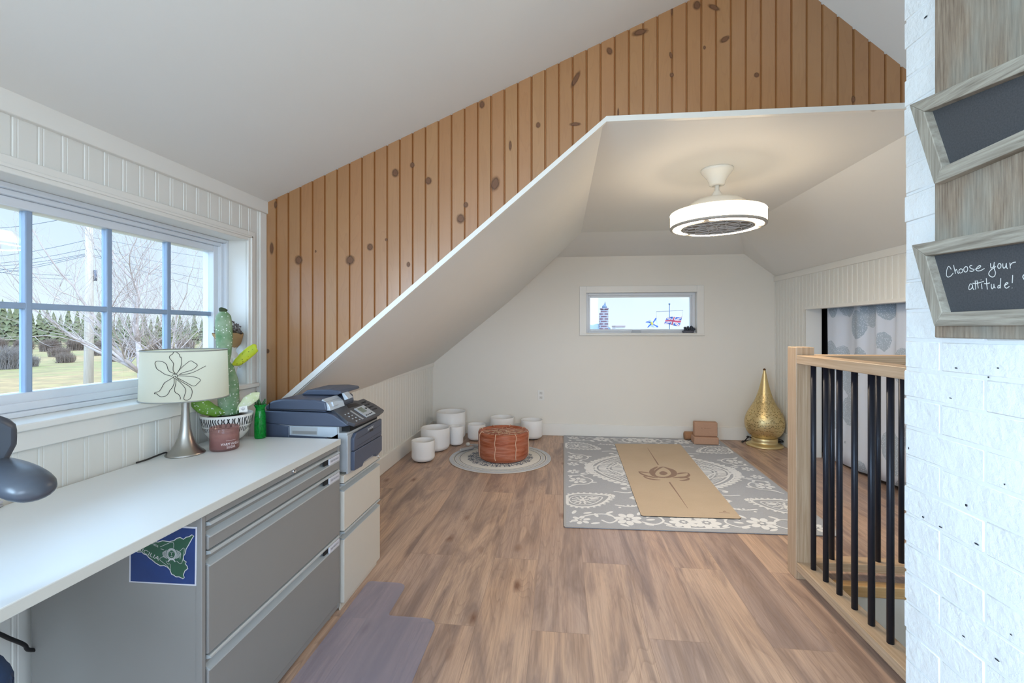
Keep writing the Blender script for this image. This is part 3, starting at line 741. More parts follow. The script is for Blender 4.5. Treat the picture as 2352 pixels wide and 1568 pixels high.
for r_ in range(4):
    for c_ in range(3): button(.22 + .17 * r_, qy0 + .27 + .017 * c_, .004, .005, .003, .004, M['black'])
    for c_ in range(2): button(.45 + .15 * r_, qy0 + .045 + .03 * c_, .003, .004, .002, .004, M['lgrey'])
    button(.86, qy0 + .155 + .019 * r_, .003, .004, .002, .007, M['black'])
mb = MB(); mb.ball(cpt(.55, qy0 + .228, .007), .007, 0, 2, (1, 1, .5)); mb.build('navigation_pad', M['black'], CP)
mb = MB(); mb.prism([cpt(s, y, .0046) for s, y in ((.38, qy0 + .105), (.95, qy0 + .092), (.95, qy0 + .106), (.38, qy0 + .119))], nn * .0008); mb.build('keypad_strip', M['lgrey'], CP)
mb = MB(); mb.prism([cpt(s, y, .0043) for s, y in ((.04, qy0 + .15), (.12, qy0 + .23), (.30, qy0 + .24), (.22, qy0 + .13))], nn * .0006); mb.build('paper_slot', M['black'], CP)
# front: output slot, dark paper tray and manual door
mb = MB(); mb.box((-.955, qy0 + .03, .752), (-.918, qy1 - .01, .7775), 0); mb.build('output_slot', M['dark'], PR)
mb = MB(); mb.ball((-.93, qy0 + .20, .757), .020, 0, 2, (.5, 1.6, .5)); mb.build('paper_guide', M['lgrey'], PR)
mb = MB(); mb.prism([(qx - .016, qy0, qb + .002), (qx - .016, qy1, qb + .002), (qx - .016, qy1, .742), (qx - .016, qy0, .742)], (.008, 0, 0), bev=.002)
mb.build('front_panel', M['lgrey'], PR)
mb = MB(); mb.prism([(qx - .008, y_, z_) for y_, z_ in ((qy0 + .028, .668), (qy0 + .028, .722), (qy0 + .05, .743), (qy1, .750), (qy1, .668))], (.016, 0, 0), bev=.004)
mdoor = mb.build('manual_feed_door', M['slate'], PR)
mb = MB(); ringpts = [(qx + .0086, qy0 + .055, .682), (qx + .0086, qy1 - .012, .688), (qx + .0086, qy1 - .012, .722), (qx + .0086, qy0 + .055, .714)]
mb.ribbon(ringpts, .0016, (1, 0, 0), 0, True); mb.box((qx + .0082, qy0 + .19, .715), (qx + .0092, qy0 + .225, .726), 0); mb.build('door_seam', M['black'], mdoor)
mb = MB(); put_text(mb, 'brother', lambda t, h: Vector((qx + .0095, qy0 + .165 + .065 * t, .7265 + .020 * h + .002 * t)), bold=.02); mb.build('brand_lettering', M['silver'], mdoor)
mb = MB(); mb.prism([(qx - .008, y_, z_) for y_, z_ in ((qy0 + .028, qb + .008), (qy0 + .028, .666), (qy1, .666), (qy1, qb + .016), (qy1 - .07, qb + .004), (qy1 - .085, qb + .022), (qy0 + .125, qb + .018), (qy0 + .11, qb + .003))], (.017, 0, 0), bev=.003)
mb.build('paper_tray', M['slate'], PR)

# ------------------------------------------------------------------ things on the desk and sill
TZ = .7405
# table lamp with an oval shade
LC = Vector((-1.377, 1.535, TZ))
L1 = thing('table_lamp', 'brushed steel table lamp with an oval cream shade bearing a dark line flower', 'lamp', LC)
M['brushed'] = plain('brushed_steel', srgb(176, 172, 166), 0.32, 0.95, var=0.08, vscale=60)
mb = MB(); mb.lathe([(0, 0), (.062, 0), (.0625, .003), (.058, .008), (.046, .018), (.033, .038), (.024, .062), (.018, .09), (.0145, .125), (.0125, .165), (.012, .215), (.012, .232), (0, .232)], LC, 48)
mb.build('base', M['brushed'], L1)
sa, sb, sz0, sz1, tap = .1365, .1365, .948, 1.122, .965
n = N('lamp_shade'); df = n.node('ShaderNodeBsdfDiffuse', {0: srgb(236, 230, 212)}); tl = n.node('ShaderNodeBsdfTranslucent', {0: srgb(240, 236, 205)})
mx = n.node('ShaderNodeMixShader', {0: .42, 1: df.outputs[0], 2: tl.outputs[0]}); n.t.links.new(mx.outputs[0], n.out.inputs[0]); M['shade'] = n.m
mb = MB(); rings = []
mb.lathe([(1, 0), (1.0, .002), (tap, sz1 - sz0 - .002), (tap, sz1 - sz0)], (LC.x, LC.y, sz0), 72, sx=sb, sy=sa)
SH = mb.build('lamp_shade', M['shade'], L1)
M['rim'] = plain('shade_rim', srgb(150, 148, 140), .6)
for z_, f_ in ((sz0, 1.0), (sz1, tap)): mb = MB(); mb.tube([(LC.x + sb * f_ * math.cos(t * math.pi / 36), LC.y + sa * f_ * math.sin(t * math.pi / 36), z_) for t in range(73)], .0022, 6, cap=False); mb.build('shade_rim', M['rim'], SH)
mb = MB(); mb.tube([(LC.x, LC.y - sa * tap, sz1 - .012), (LC.x, LC.y + sa * tap, sz1 - .012)], .002, 6); mb.tube([(LC.x, LC.y, .97), (LC.x, LC.y, sz1 - .01)], .004, 8)
mb.lathe([(.013, 0), (.026, .02), (.030, .045), (.022, .07), (0, .08)], (LC.x, LC.y, 1.0), 16); mb.build('bulb_and_harp', M['white'], L1)
def shade_pt(u, v):
    d = ray(40 * 0 + 340 + u / 11.2, 790 + v / 11.2); o = Vector((0, 0, EYE))
    ox, oy = o.x - LC.x, o.y - LC.y; k2 = .5 * (1 + tap)
    k2 = 1.012
    for _ in range(3):
        a_, b_ = sb * k2, sa * k2
        A = (d.x / a_) ** 2 + (d.y / b_) ** 2; B = 2 * (ox * d.x / a_ ** 2 + oy * d.y / b_ ** 2); Cc = (ox / a_) ** 2 + (oy / b_) ** 2 - 1
        disc = B * B - 4 * A * Cc
        t = (-B - math.sqrt(max(disc, 0))) / (2 * A); p = o + d * t
        k2 = 1 + (tap - 1) * (p.z - sz0) / (sz1 - sz0) + .008
    return p
fl = [[(715, 770), (650, 690), (645, 600), (655, 500), (600, 420), (550, 350), (570, 290), (625, 265), (660, 210), (720, 205), (790, 250), (815, 300), (830, 340), (850, 335), (862, 440), (845, 570), (790, 680), (725, 775)],
 [(725, 775), (830, 640), (950, 530), (1090, 430), (1180, 470), (1265, 535), (1230, 600), (1120, 670), (900, 735), (800, 780)], [(790, 780), (950, 775), (1120, 740), (1300, 660), (1485, 560)],
 [(755, 815), (950, 820), (1150, 840), (1290, 875), (1345, 930), (1290, 1000), (1200, 1075), (1100, 1055), (950, 970), (760, 870)],
 [(740, 870), (850, 960), (1050, 1080), (1130, 1180), (1120, 1330), (1060, 1420), (980, 1440), (920, 1415), (930, 1340), (970, 1220), (950, 1130), (850, 1010), (735, 905)],
 [(720, 890), (715, 1010), (685, 1150), (700, 1240), (790, 1300), (830, 1370), (825, 1425)],
 [(670, 890), (665, 1020), (620, 1120), (560, 1190), (540, 1240), (505, 1290), (450, 1335), (340, 1355), (280, 1330), (220, 1280), (165, 1280), (180, 1245), (280, 1215), (340, 1140), (420, 1000), (530, 930), (650, 850)],
 [(615, 830), (520, 800), (440, 780), (320, 700), (230, 640), (195, 560), (180, 490), (220, 440), (310, 440), (410, 470), (480, 540), (510, 640), (560, 710), (690, 765)],
 [(610, 830), (640, 790), (700, 780), (755, 800), (750, 850), (710, 850), (700, 820), (650, 850), (690, 895), (720, 880)]]
mb = MB()
for s_ in fl: mb.tube(smooth_path([shade_pt(u, v) for u, v in s_], 5), .0009, 6)
mb.build('line_flower', plain('flower_cord', srgb(58, 50, 42), .7), SH)
mb = MB(); mb.tube(smooth_path([(LC.x - .045, LC.y - .03, TZ + .006), (-1.425, 1.50, TZ + .012), (-1.432, 1.465, TZ + .008), (-1.436, 1.44, TZ + .0045), (-1.438, 1.40, TZ + .004)], 6), .003, 8)
mb.build('power_cord', M['black'], L1)

# candle
KC = Vector((-1.283, 1.612, TZ))
K1 = thing('candle_jar', 'rosy glass candle jar with white lettering in front of the cactus pot', 'candle', KC)
n = N('rose_glass'); tr = n.node('ShaderNodeBsdfTransparent', {0: (.88, .74, .72, 1)}); n.p(color=srgb(176, 140, 136), rough=.06)
mx = n.node('ShaderNodeMixShader', {0: .30, 1: tr.outputs[0], 2: n.b.outputs[0]}); n.t.links.new(mx.outputs[0], n.out.inputs[0]); M['rose'] = n.m
kr = .0495
mb = MB(); mb.lathe([(0, 0), (kr - .005, 0), (kr, .005), (kr, .084), (kr - .0012, .0865), (kr - .003, .084), (kr - .003, .007), (0, .007)], KC, 48); KJ = mb.build('jar', M['rose'], K1)
n = N('candle_wax'); nz = n.noise(n.pos(), 90, 3)[0]; zc = n.node('ShaderNodeSeparateXYZ', {0: n.pos()}).outputs[2]
hz = n.math('DIVIDE', n.math('SUBTRACT', zc, TZ), .07)
c_ = n.ramp(n.math('ADD', hz, n.math('MULTIPLY', n.math('SUBTRACT', nz, .5), .5)), [(0, srgb(190, 126, 112)), (.55, srgb(196, 150, 144)), (.85, srgb(226, 200, 186)), (1, srgb(186, 156, 150))])
n.p(color=c_, rough=.5); mb = MB(); mb.lathe([(0, .0075), (kr - .0036, .0075), (kr - .0036, .068), (0, .068)], KC, 40); mb.build('wax', n.m, K1)
mb = MB()
va = math.atan2(-KC.y, -KC.x)
def kmap(t0, t1, z0, hh):
    return lambda t, h: Vector((KC.x + (kr + .0006) * math.cos(va + R(t0 + (t1 - t0) * t)), KC.y + (kr + .0006) * math.sin(va + R(t0 + (t1 - t0) * t)), KC.z + z0 + h * hh))
put_text(mb, 'WARM VANILLA', kmap(-14, 66, .023, .0135)); put_text(mb, 'SUGAR', kmap(8, 44, .011, .0135)); 
mb.ribbon([kmap(6, 46, .040, 0)(k / 8, 0) for k in range(9)], .0009, (math.cos(va), math.sin(va), 0))
mb.build('lettering', plain('label_white', srgb(235, 225, 225), .5), KJ)

# cactus in a patterned pot
PC_ = Vector((-1.366, 1.732, TZ))
P1 = thing('potted_cactus', 'tall spotted cactus with a yellow pad in a black and white patterned pot', 'plant', PC_)
pr = .0945
prof = [(0, 0), (.034, 0), (.042, .003), (.062, .018), (.078, .04), (.087, .068), (pr - .001, .10), (pr, .112), (pr - .003, .1135), (pr - .006, .111), (pr - .008, .096), (0, .096)]
mb = MB(); mb.lathe(prof, PC_, 56)
POT = mb.build('pot', plain('pot_white', srgb(232, 230, 226), .45, var=.02), P1)
def pot_r(z):
    for (r0, z0), (r1, z1) in zip(prof[1:8], prof[2:8]):
        if z0 <= z <= z1: return r0 + (r1 - r0) * (z - z0) / (z1 - z0)
    return pr
mb = MB(); rr = random.Random(3)
for k in range(62):
    th = 2 * math.pi * k / 62; j = rr.uniform(-.02, .02); sl = rr.uniform(-.05, .05)
    pts = []
    for q in range(6):
        z = .104 - q / 5 * .033; t_ = th + j + sl * math.sin(q * 1.1)
        pts.append((PC_.x + (pot_r(z) + .0007) * math.cos(t_), PC_.y + (pot_r(z) + .0007) * math.sin(t_), PC_.z + z))
    mb.ribbon(pts, .0036, (math.cos(th), math.sin(th), 0))
    z1 = .066; z2 = .066 - rr.uniform(.012, .022); t_ = th + .04
    mb.ribbon([(PC_.x + (pot_r(z) + .0007) * math.cos(t_), PC_.y + (pot_r(z) + .0007) * math.sin(t_), PC_.z + z) for z in (z1, (z1 + z2) / 2, z2)], .0032, (math.cos(th), math.sin(th), 0))
mb.build('painted_strokes', M['black'], POT)
mb = MB(); mb.lathe([(0, .103), (pr - .02, .1), (pr - .008, .0965)], PC_, 30); mb.build('soil', plain('soil', srgb(58, 46, 36), .95, var=.5, vscale=120), P1)
def cac_mat(name, a, b, c=None):
    n = N(name); vo = n.node('ShaderNodeTexVoronoi', {'Vector': n.pos(), 'Scale': 88.0}); nz = n.noise(n.pos(), 22, 4)[0]
    col = n.mix(n.ramp(nz, [(.35, (0, 0, 0)), (.68, (1, 1, 1))]), a, b)
    col = n.mix(n.ramp(vo.outputs[0], [(.15, (1, 1, 1)), (.27, (0, 0, 0))]), col, c or srgb(226, 230, 220))
    n.p(color=col, rough=.55, sss=.0); return n.m
M['cac'] = cac_mat('cactus_green', srgb(96, 138, 92), srgb(150, 168, 140)); M['cacy'] = cac_mat('cactus_yellow', srgb(206, 206, 40), srgb(170, 190, 40), srgb(120, 120, 20)); M['cacl'] = cac_mat('cactus_light', srgb(116, 160, 52), srgb(92, 136, 52)); M['cacw'] = cac_mat('cactus_pale', srgb(222, 226, 196), srgb(196, 206, 150), srgb(238, 238, 226))
fwd = Vector((-sn * 0 - .62, .785, 0)).normalized()
def CP_(u, v, back=0.0):                                       # a point of the plant, in the upright plane through the pot facing the room's middle
    d = ray(u, v); o = Vector((0, 0, EYE)); nrm = fwd; t = (PC_ + fwd * back - o).dot(nrm) / d.dot(nrm); return o + d * t
def padstem(pts, rads, sq=.62, back=0.0, n=18):
    mb = MB(); P_ = smooth_path([CP_(u, v, back) for u, v in pts], 5)
    rs = []
    for i in range(len(P_)):
        t = i / (len(P_) - 1) * (len(rads) - 1); k = min(int(t), len(rads) - 2); f = t - k; f = f * f * (3 - 2 * f); rs.append(rads[k] + (rads[k + 1] - rads[k]) * f)
    mb.tube(P_, rs, n, flat=(fwd, sq)); return mb
padstem([(526, 952), (525, 915), (524, 880), (520, 850), (515, 830)], [.037, .039, .038, .03, .018]).build('stem', M['cac'], P1)
padstem([(516, 836), (515, 810), (515, 780), (514, 750), (513, 728), (513, 714)], [.016, .026, .030, .031, .028, .012]).build('stem', M['cac'], P1)
padstem([(512, 718), (513, 710), (514, 707)], [.012, .016, .008]).build('growing_tip', plain('cactus_tip', srgb(60, 76, 40), .7, var=.5, vscale=150), P1)
padstem([(533, 838), (548, 830), (562, 818), (576, 806), (587, 798), (590, 797)], [.004, .018, .021, .0215, .018, .004], .5).build('pad', M['cacy'], P1)
padstem([(517, 948), (495, 945), (470, 935), (450, 922), (438, 918)], [.006, .022, .029, .024, .004], .45, -.02).build('pad', M['cacl'], P1)
padstem([(545, 942), (556, 932), (570, 920), (585, 910), (596, 901)], [.003, .014, .022, .02, .003], .35, -.058).build('pad', M['cacw'], P1)
mb = MB(); tg = [CP_(u, v, -.078) for u, v in ((549, 947), (568, 945), (567, 931), (549, 934))]; mb.prism(tg, (0.001, .001, 0)); P_ = [CP_(u, v, -.0795) for u, v in ((558, 935), (558, 944))]
TG = mb.build('plant_tag', M['white'], P1)
mb = MB(); mb.ribbon(P_, .0012, fwd * -1); mb.ribbon([CP_(u, v, -.0795) for u, v in ((554, 937), (554, 940), (562, 940), (562, 936))], .0012, fwd * -1); mb.build('printed_cactus', M['ink'], TG)

# green glass vase
VC = Vector((-1.262, 1.790, TZ))
V1 = thing('glass_vase', 'small green glass vase with a leafy cutting, between the cactus pot and the printer', 'vase', VC)
n = N('green_glass'); tr = n.node('ShaderNodeBsdfTransparent', {0: (.15, .78, .25, 1)}); n.p(color=srgb(10, 140, 50), rough=.08)
nz = n.noise(n.pos(), 45, 3, .5, 2.0)[0]; mx = n.node('ShaderNodeMixShader', {0: n.math('ADD', .42, n.math('MULTIPLY', nz, .4)), 1: tr.outputs[0], 2: n.b.outputs[0]}); n.t.links.new(mx.outputs[0], n.out.inputs[0])
mb = MB(); mb.lathe([(0, 0), (.020, 0), (.0225, .006), (.0225, .05), (.0215, .09), (.018, .115), (.017, .125), (.024, .14), (.024, .142), (.022, .142), (.015, .126), (.016, .114), (.019, .088), (.020, .05), (.020, .008), (0, .008)], VC, 32); mb.build('vase_body', n.m, V1)
mb = MB(); mb.tube(smooth_path([VC + Vector((0, 0, .02)), VC + Vector((.003, 0, .1)), VC + Vector((-.008, -.003, .165)), VC + Vector((-.018, -.002, .195))], 5), [.004] * 10 + [.005, .006, .007, .006, .005, .003], 8)
for k in range(5):
    a_ = k * 1.3; d = Vector((math.cos(a_), math.sin(a_), .5)); p = VC + Vector((0, 0, .135)); mb.tube([p, p + d * .010, p + d * .018 + Vector((0, 0, .006)), p + d * .024 + Vector((0, 0, .016))], [.002, .006, .005, .001], 8, flat=((0, 0, 1), .35))
mb.build('leafy_cutting', plain('leaf_green', srgb(46, 96, 44), .5, var=.3, vscale=60), V1)

# white figure vase with dried flowers on the sill
FC = Vector((-1.495, 1.922, WZ0 + .0005))
F1 = thing('figure_vase', 'white torso-shaped vase of dried flowers on the window sill behind the cactus', 'vase', FC)
mb = MB(); mb.lathe([(0, 0), (.030, 0), (.031, .006), (.024, .02), (.021, .05), (.026, .075), (.036, .098), (.038, .115), (.032, .132), (.022, .148), (.019, .158), (.026, .172), (.023, .172), (.014, .155), (0, .15)], FC, 32, sx=.85, sy=1.0)
for s_ in (-1, 1): mb.ball(FC + Vector((.026, .014 * s_, .112)), .0135, 0, 2)
mb.ball(FC + Vector((.016, -.03, .10)), .012, 0, 2, (.8, .8, 2.2)); mb.ball(FC + Vector((.016, .032, .10)), .012, 0, 2, (.8, .8, 2.2))
mb.build('vase_body', M['white'], F1)
mb = MB(); nrg = 40
mb.lathe([(.014, .160), (.022, .172), (.040, .19), (.054, .212), (.060, .228), (.061, .236)], FC, nrg)
for v in mb.bm.verts: v.co.z += .012 * noise.noise(v.co * 40); v.co.y -= .022 * max(0, (v.co.z - FC.z - .17) / .06)
mb.build('kraft_wrap', plain('kraft_paper', srgb(196, 158, 112), .8, var=.2, vscale=70), F1)
mb = MB(); rr = random.Random(5)
for k in range(210):
    a_, q_ = rr.uniform(0, 2 * math.pi), math.sqrt(rr.random()) * .056
    top = FC + Vector((q_ * math.cos(a_), q_ * math.sin(a_) - .020, .228 + rr.uniform(0, .035) + (.056 - q_) * .7)); mb.tube([FC + Vector((q_ * .2 * math.cos(a_), q_ * .2 * math.sin(a_), .17)), top], .0006, 4)
    mb.ball(top, rr.uniform(.0025, .0045), 1 + (k % 3 == 0), 1)
for k in range(2):
    e_ = FC + Vector((.02, .085 + .012 * k, .262 - .02 * k)); mb.tube(smooth_path([FC + Vector((0, 0, .2)), FC + Vector((.01, .05, .235)), e_], 4), .0007, 4)
    for j in range(8): mb.ball(FC + Vector((.01, .05, .235)) + (e_ - FC - Vector((.01, .05, .235))) * (j / 8) + Vector((rr.uniform(-.003, .003), 0, rr.uniform(-.003, .003))), .0026, 1, 1)
mb.build('dried_flowers', [plain('dry_stem', srgb(120, 104, 78), .9), plain('dry_bud', srgb(150, 138, 136), .9, var=.3), plain('dry_bud_dark', srgb(78, 66, 60), .9)], F1)

# laptop edge, cables
lp = at(13, 1163, 'Z', TZ)
LT = thing('laptop', 'silver laptop corner at the left end of the white desk top', 'laptop', (lp.x - .06, lp.y - .12, TZ))
rot = Matrix.Rotation(R(-8), 3, 'Z')
mb = MB(); mb.box((lp.x - .105, lp.y - .31, TZ), (lp.x - .005, lp.y, TZ + .008), .003); mb.build('base', plain('laptop_silver', srgb(190, 192, 200), .3, .6), LT)
mb = MB(); mb.box((lp.x - .105, lp.y - .31, TZ + .0095), (lp.x - .005, lp.y, TZ + .016), .003); mb.box((lp.x - .1, lp.y - .3, TZ + .006), (lp.x - .008, lp.y - .004, TZ + .011), 0); mb.build('screen_lid', plain('laptop_lid', srgb(206, 208, 222), .3, .5), LT)
mb = MB(); cp = [(-60, 1432), (0, 1456), (22, 1466), (45, 1475), (58, 1482), (68, 1492)]
mb.tube(smooth_path([at(u, v, 'X', -1.425) for u, v in cp] + [(-1.425, 1.13, .30)], 6), .0048, 8)
tag(mb.build('power_cable', M['black'], origin=(-1.425, .9, .30)), 'black power cable hanging below the desk beside the grey filing cabinet', 'cable')

# ------------------------------------------------------------------ office chair at the left edge
CH = thing('office_chair', 'black office chair at the left edge of the photo, tucked under the desk', 'chair', (-1.0, .46, 0))
M['chair'] = plain('chair_plastic', srgb(74, 80, 90), .34, var=.08); M['seat'] = plain('chair_fabric', srgb(38, 62, 98), .75, var=.25, vscale=220)
d_ = Vector((.96, -.28, 0)); lf = Vector((.28, .96, 0))                     # facing into the room
tip = at(90, 1119, 'Z', .958)
mb = MB()
armp = [tip - d_ * .27 + Vector((0, 0, .0)), tip - d_ * .20 + Vector((0, 0, .006)), tip - d_ * .13 + Vector((0, 0, .008)), tip - d_ * .075 + Vector((0, 0, .005)), tip - d_ * .03 + Vector((0, 0, -.003)), tip - d_ * .006 + Vector((0, 0, -.009)), tip + d_ * .003 + Vector((0, 0, -.011))]
mb.tube(smooth_path(armp, 5), [.034] * 10 + [.034] * 8 + [.034, .033, .032, .031, .029, .027, .025, .022, .018, .014, .010, .006, .002], 18, flat=((0, 0, 1), .64))
mb.build('armrest', M['chair'], CH)
bE = at(41, 985, 'Z', 1.03)                                                # left edge of the backrest
bc = bE - lf * .235
def bk(a, z, dp=0.0): p = bc + lf * a - d_ * dp; return Vector((p.x, p.y, z))
ol = [(-.235, 1.035), (-.215, 1.055), (-.1, 1.075), (.1, 1.075), (.17, 1.069), (.215, 1.058), (.235, 1.040), (.235, 1.005), (.215, .96), (.195, .91), (.16, .83), (.12, .76), (-.12, .76), (-.17, .85), (-.2, .95)]
mb = MB(); mb.prism([bk(a, z, .03) for a, z in ol], d_ * .04, bev=.012); mb.build('backrest', M['chair'], CH)
sc_ = at(80, 1552, 'Z', .66)
seat_c = sc_ - d_ * .21 - lf * .225
def st_(a, f, z): p = seat_c + lf * a + d_ * f; return (p.x, p.y, z)
so = []
for k in range(40):
    th = 2 * math.pi * k / 40; c_, s_ = math.cos(th), math.sin(th); e_ = .45
    so.append((math.copysign(abs(c_) ** e_, c_) * .235, math.copysign(abs(s_) ** e_, s_) * .22))
mb = MB(); mb.prism([st_(a, f, .612) for a, f in so], (0, 0, .05), bev=.016); mb.build('seat', M['seat'], CH)
mb = MB(); mb.prism([st_(a * .98, f * .98, .588) for a, f in so], (0, 0, .023), bev=.004); mb.build('seat_shell', M['chair'], CH)
mb = MB(); mb.tube(smooth_path([st_(0, -.05, .59), st_(0, -.20, .60), st_(0, -.25, .66), bk(0, .78, .05), bk(0, .92, .04)], 6), .026, 10, flat=(d_, .5)); mb.build('back_bracket', M['black'], CH)
for s_ in (1, -1):
    base_ = Vector(st_(.06 * s_, -.02, .598)); tp = tip - d_ * .22 - lf * (0 if s_ > 0 else .50)
    q1 = Vector((-.985, .575, .68)) if s_ > 0 else Vector(st_(-.24, -.12, .66)); q2 = Vector((-.975, .59, .80)) if s_ > 0 else Vector((tp.x, tp.y, .80))
    mb = MB(); mb.tube(smooth_path([base_, q1, q2, Vector((tp.x, tp.y, .945))], 6), .015, 10); mb.build('arm_post', M['black'], CH)
mb = MB(); mb.tube(smooth_path([Vector(p) - lf * .50 for p in armp], 5), [.034] * 25 + [.028, .022, .018, .012, .007, .003], 16, flat=((0, 0, 1), .74)); mb.build('armrest', M['chair'], CH)
mb = MB(); mb.lathe([(.028, .09), (.028, .4), (.02, .4), (.02, .59)], (seat_c.x, seat_c.y, 0), 20); mb.build('gas_column', M['black'], CH)
for k in range(5):
    a_ = R(72 * k + 20); e_ = Vector((seat_c.x, seat_c.y, 0)) + Vector((math.cos(a_), math.sin(a_), 0)) * .26
    mb = MB(); mb.tube([(seat_c.x, seat_c.y, .1), (e_.x, e_.y, .07)], [.028, .018], 10); lg = mb.build('base_arm', M['black'], CH)
    mb = MB(); mb.lathe([(0, -.011), (.026, -.011), (.03, -.006), (.03, .006), (.026, .011), (0, .011)], (0, 0, 0), 20)
    bmesh.ops.rotate(mb.bm, verts=mb.bm.verts[:], cent=(0, 0, 0), matrix=Matrix.Rotation(R(90), 3, 'X')); bmesh.ops.translate(mb.bm, verts=mb.bm.verts[:], vec=(e_.x, e_.y, .0335)); mb.tube([(e_.x, e_.y, .034), (e_.x, e_.y, .075)], .006, 8); mb.build('caster', M['black'], lg)

# clear chair mat
n = N('clear_vinyl'); tr = n.node('ShaderNodeBsdfTransparent', {0: (.93, .93, .97, 1)}); n.p(color=srgb(190, 184, 196), rough=.28)
mx = n.node('ShaderNodeMixShader', {0: .30, 1: tr.outputs[0], 2: n.b.outputs[0]}); n.t.links.new(mx.outputs[0], n.out.inputs[0])
def rounded(pts, r, k=5):
    out = []; m_ = len(pts)
    for i in range(m_):
        p0, p1, p2 = Vector(pts[i - 1]), Vector(pts[i]), Vector(pts[(i + 1) % m_]); rr_ = r[i] if isinstance(r, (list, tuple)) else r
        a_ = p1 + (p0 - p1).normalized() * rr_; b_ = p1 + (p2 - p1).normalized() * rr_
        for j in range(k + 1): t = j / k; out.append(a_ * (1 - t) ** 2 + p1 * 2 * t * (1 - t) + b_ * t * t)
    return out
mt = rounded([(-.915, .0, .0005), (-.505, .0, .0005), (-.505, 1.834, .0005), (-.722, 1.834, .0005), (-.722, 2.075, .0005), (-.912, 2.075, .0005)], [.05, .05, .07, .02, .05, .02])
mb = MB(); mb.prism(mt, (0, 0, .0028)); tag(mb.build('chair_mat', n.m, origin=(-.7, 1.0, 0)), 'clear plastic chair mat with a stepped corner on the floor before the cabinets', 'chair mat')

# ------------------------------------------------------------------ the yoga corner
n = N('frosted_quartz'); n.p(color=srgb(240, 239, 238), rough=.55, normal=n.bump(n.noise(n.pos(), 260, 2)[0], .05, .002)); n.b.inputs['Subsurface Weight'].default_value = .15; n.b.inputs['Subsurface Radius'].default_value = (.05, .05, .05)
M['quartz'] = n.m
M['rubber'] = plain('rubber_ring', srgb(26, 24, 24), .7)
def bowl(x, y, r, h, label):
    B = thing('singing_bowl', label, 'bowl', (x, y, 0), 'white crystal singing bowls in the corner')
    e = r * .42; t = max(.006, r * .055); pf = [(0, .006)]
    for k in range(9): a_ = R(-90 + 90 * k / 8); pf.append((r - e + e * math.cos(a_), .006 + e * .9 + e * .9 * math.sin(a_)))
    pf += [(r, h * .6), (r * 1.005, h - .002), (r - t * .5, h + .001), (r - t, h - .002), (r - t, h * .6)]
    for k in range(9): a_ = R(0 - 90 * k / 8); pf.append((r - e + (e - t) * math.cos(a_), .006 + e * .9 + (e * .9 - t) * math.sin(a_)))
    pf.append((0, .006 + t))
    mb = MB(); mb.lathe(pf, (x, y, 0), 56); mb.build('bowl_body', M['quartz'], B)
    mb = MB(); q_ = r * .62; mb.lathe([(q_ - .012, 0), (q_, 0), (q_, .010), (q_ - .012, .010), (q_ - .012, 0)], (x, y, 0), 40); mb.build('rubber_ring', M['rubber'], B)
bowl(-1.252, 4.03, .104, .190, 'short white singing bowl nearest the cabinets, in front of a wider bowl')
bowl(-1.245, 4.405, .142, .226, 'wide white singing bowl just behind the small front one, by the left knee wall')
bowl(-1.195, 4.845, .157, .305, 'tallest and widest white singing bowl, at the back in the room corner')
bowl(-1.085, 4.615, .074, .198, 'narrow upright white singing bowl standing in front of the tallest one')
bowl(-.915, 4.85, .096, .172, 'small white singing bowl at the back, left of the leather pouf')
bowl(-.655, 4.985, .131, .228, 'white singing bowl at the back wall, half hidden behind the pouf')
bowl(-.325, 4.985, .118, .206, 'rightmost white singing bowl, by the end wall below the outlet')
M['felt'] = plain('felt_white', srgb(206, 200, 190), .8)
a_, b_ = at(1058, 1033, 'Z', .0245), at(1087, 1027, 'Z', .0245)
ML = thing('bowl_mallet', 'pale grey cylindrical mallet lying at the left edge of the round rug', 'mallet', (a_.x, a_.y, .008), 'mallets by the singing bowls')
mb = MB(); mb.tube([a_, a_ + (b_ - a_) * .04, b_ - (b_ - a_) * .04, b_], [.0135, .0155, .0155, .0135], 16); mb.build('grip', plain('suede_grey', srgb(176, 170, 164), .9), ML)
mb = MB(); mb.tube([a_, a_ - (b_ - a_) * .05], [.0136, .010], 16); mb.build('end_cap', M['felt'], ML)
a_ = at(1075, 1020, 'Z', .031); b_ = a_ + Vector((.24, -.04, -.008))
ML = thing('bowl_mallet', 'mallet with a white ball head, its handle running behind the leather pouf', 'mallet', (a_.x, a_.y, 0), 'mallets by the singing bowls')
mb = MB(); mb.ball(a_, .022, 0, 3); mb.build('ball_head', M['felt'], ML)
mb = MB(); mb.tube([a_ + Vector((.05, -.008, .0)), b_], [.0135, .0125], 12); mb.tube([a_ + Vector((.015, 0, 0)), a_ + Vector((.06, -.01, .0))], .006, 8); mb.build('handle', plain('suede_handle', srgb(184, 176, 170), .9), ML)

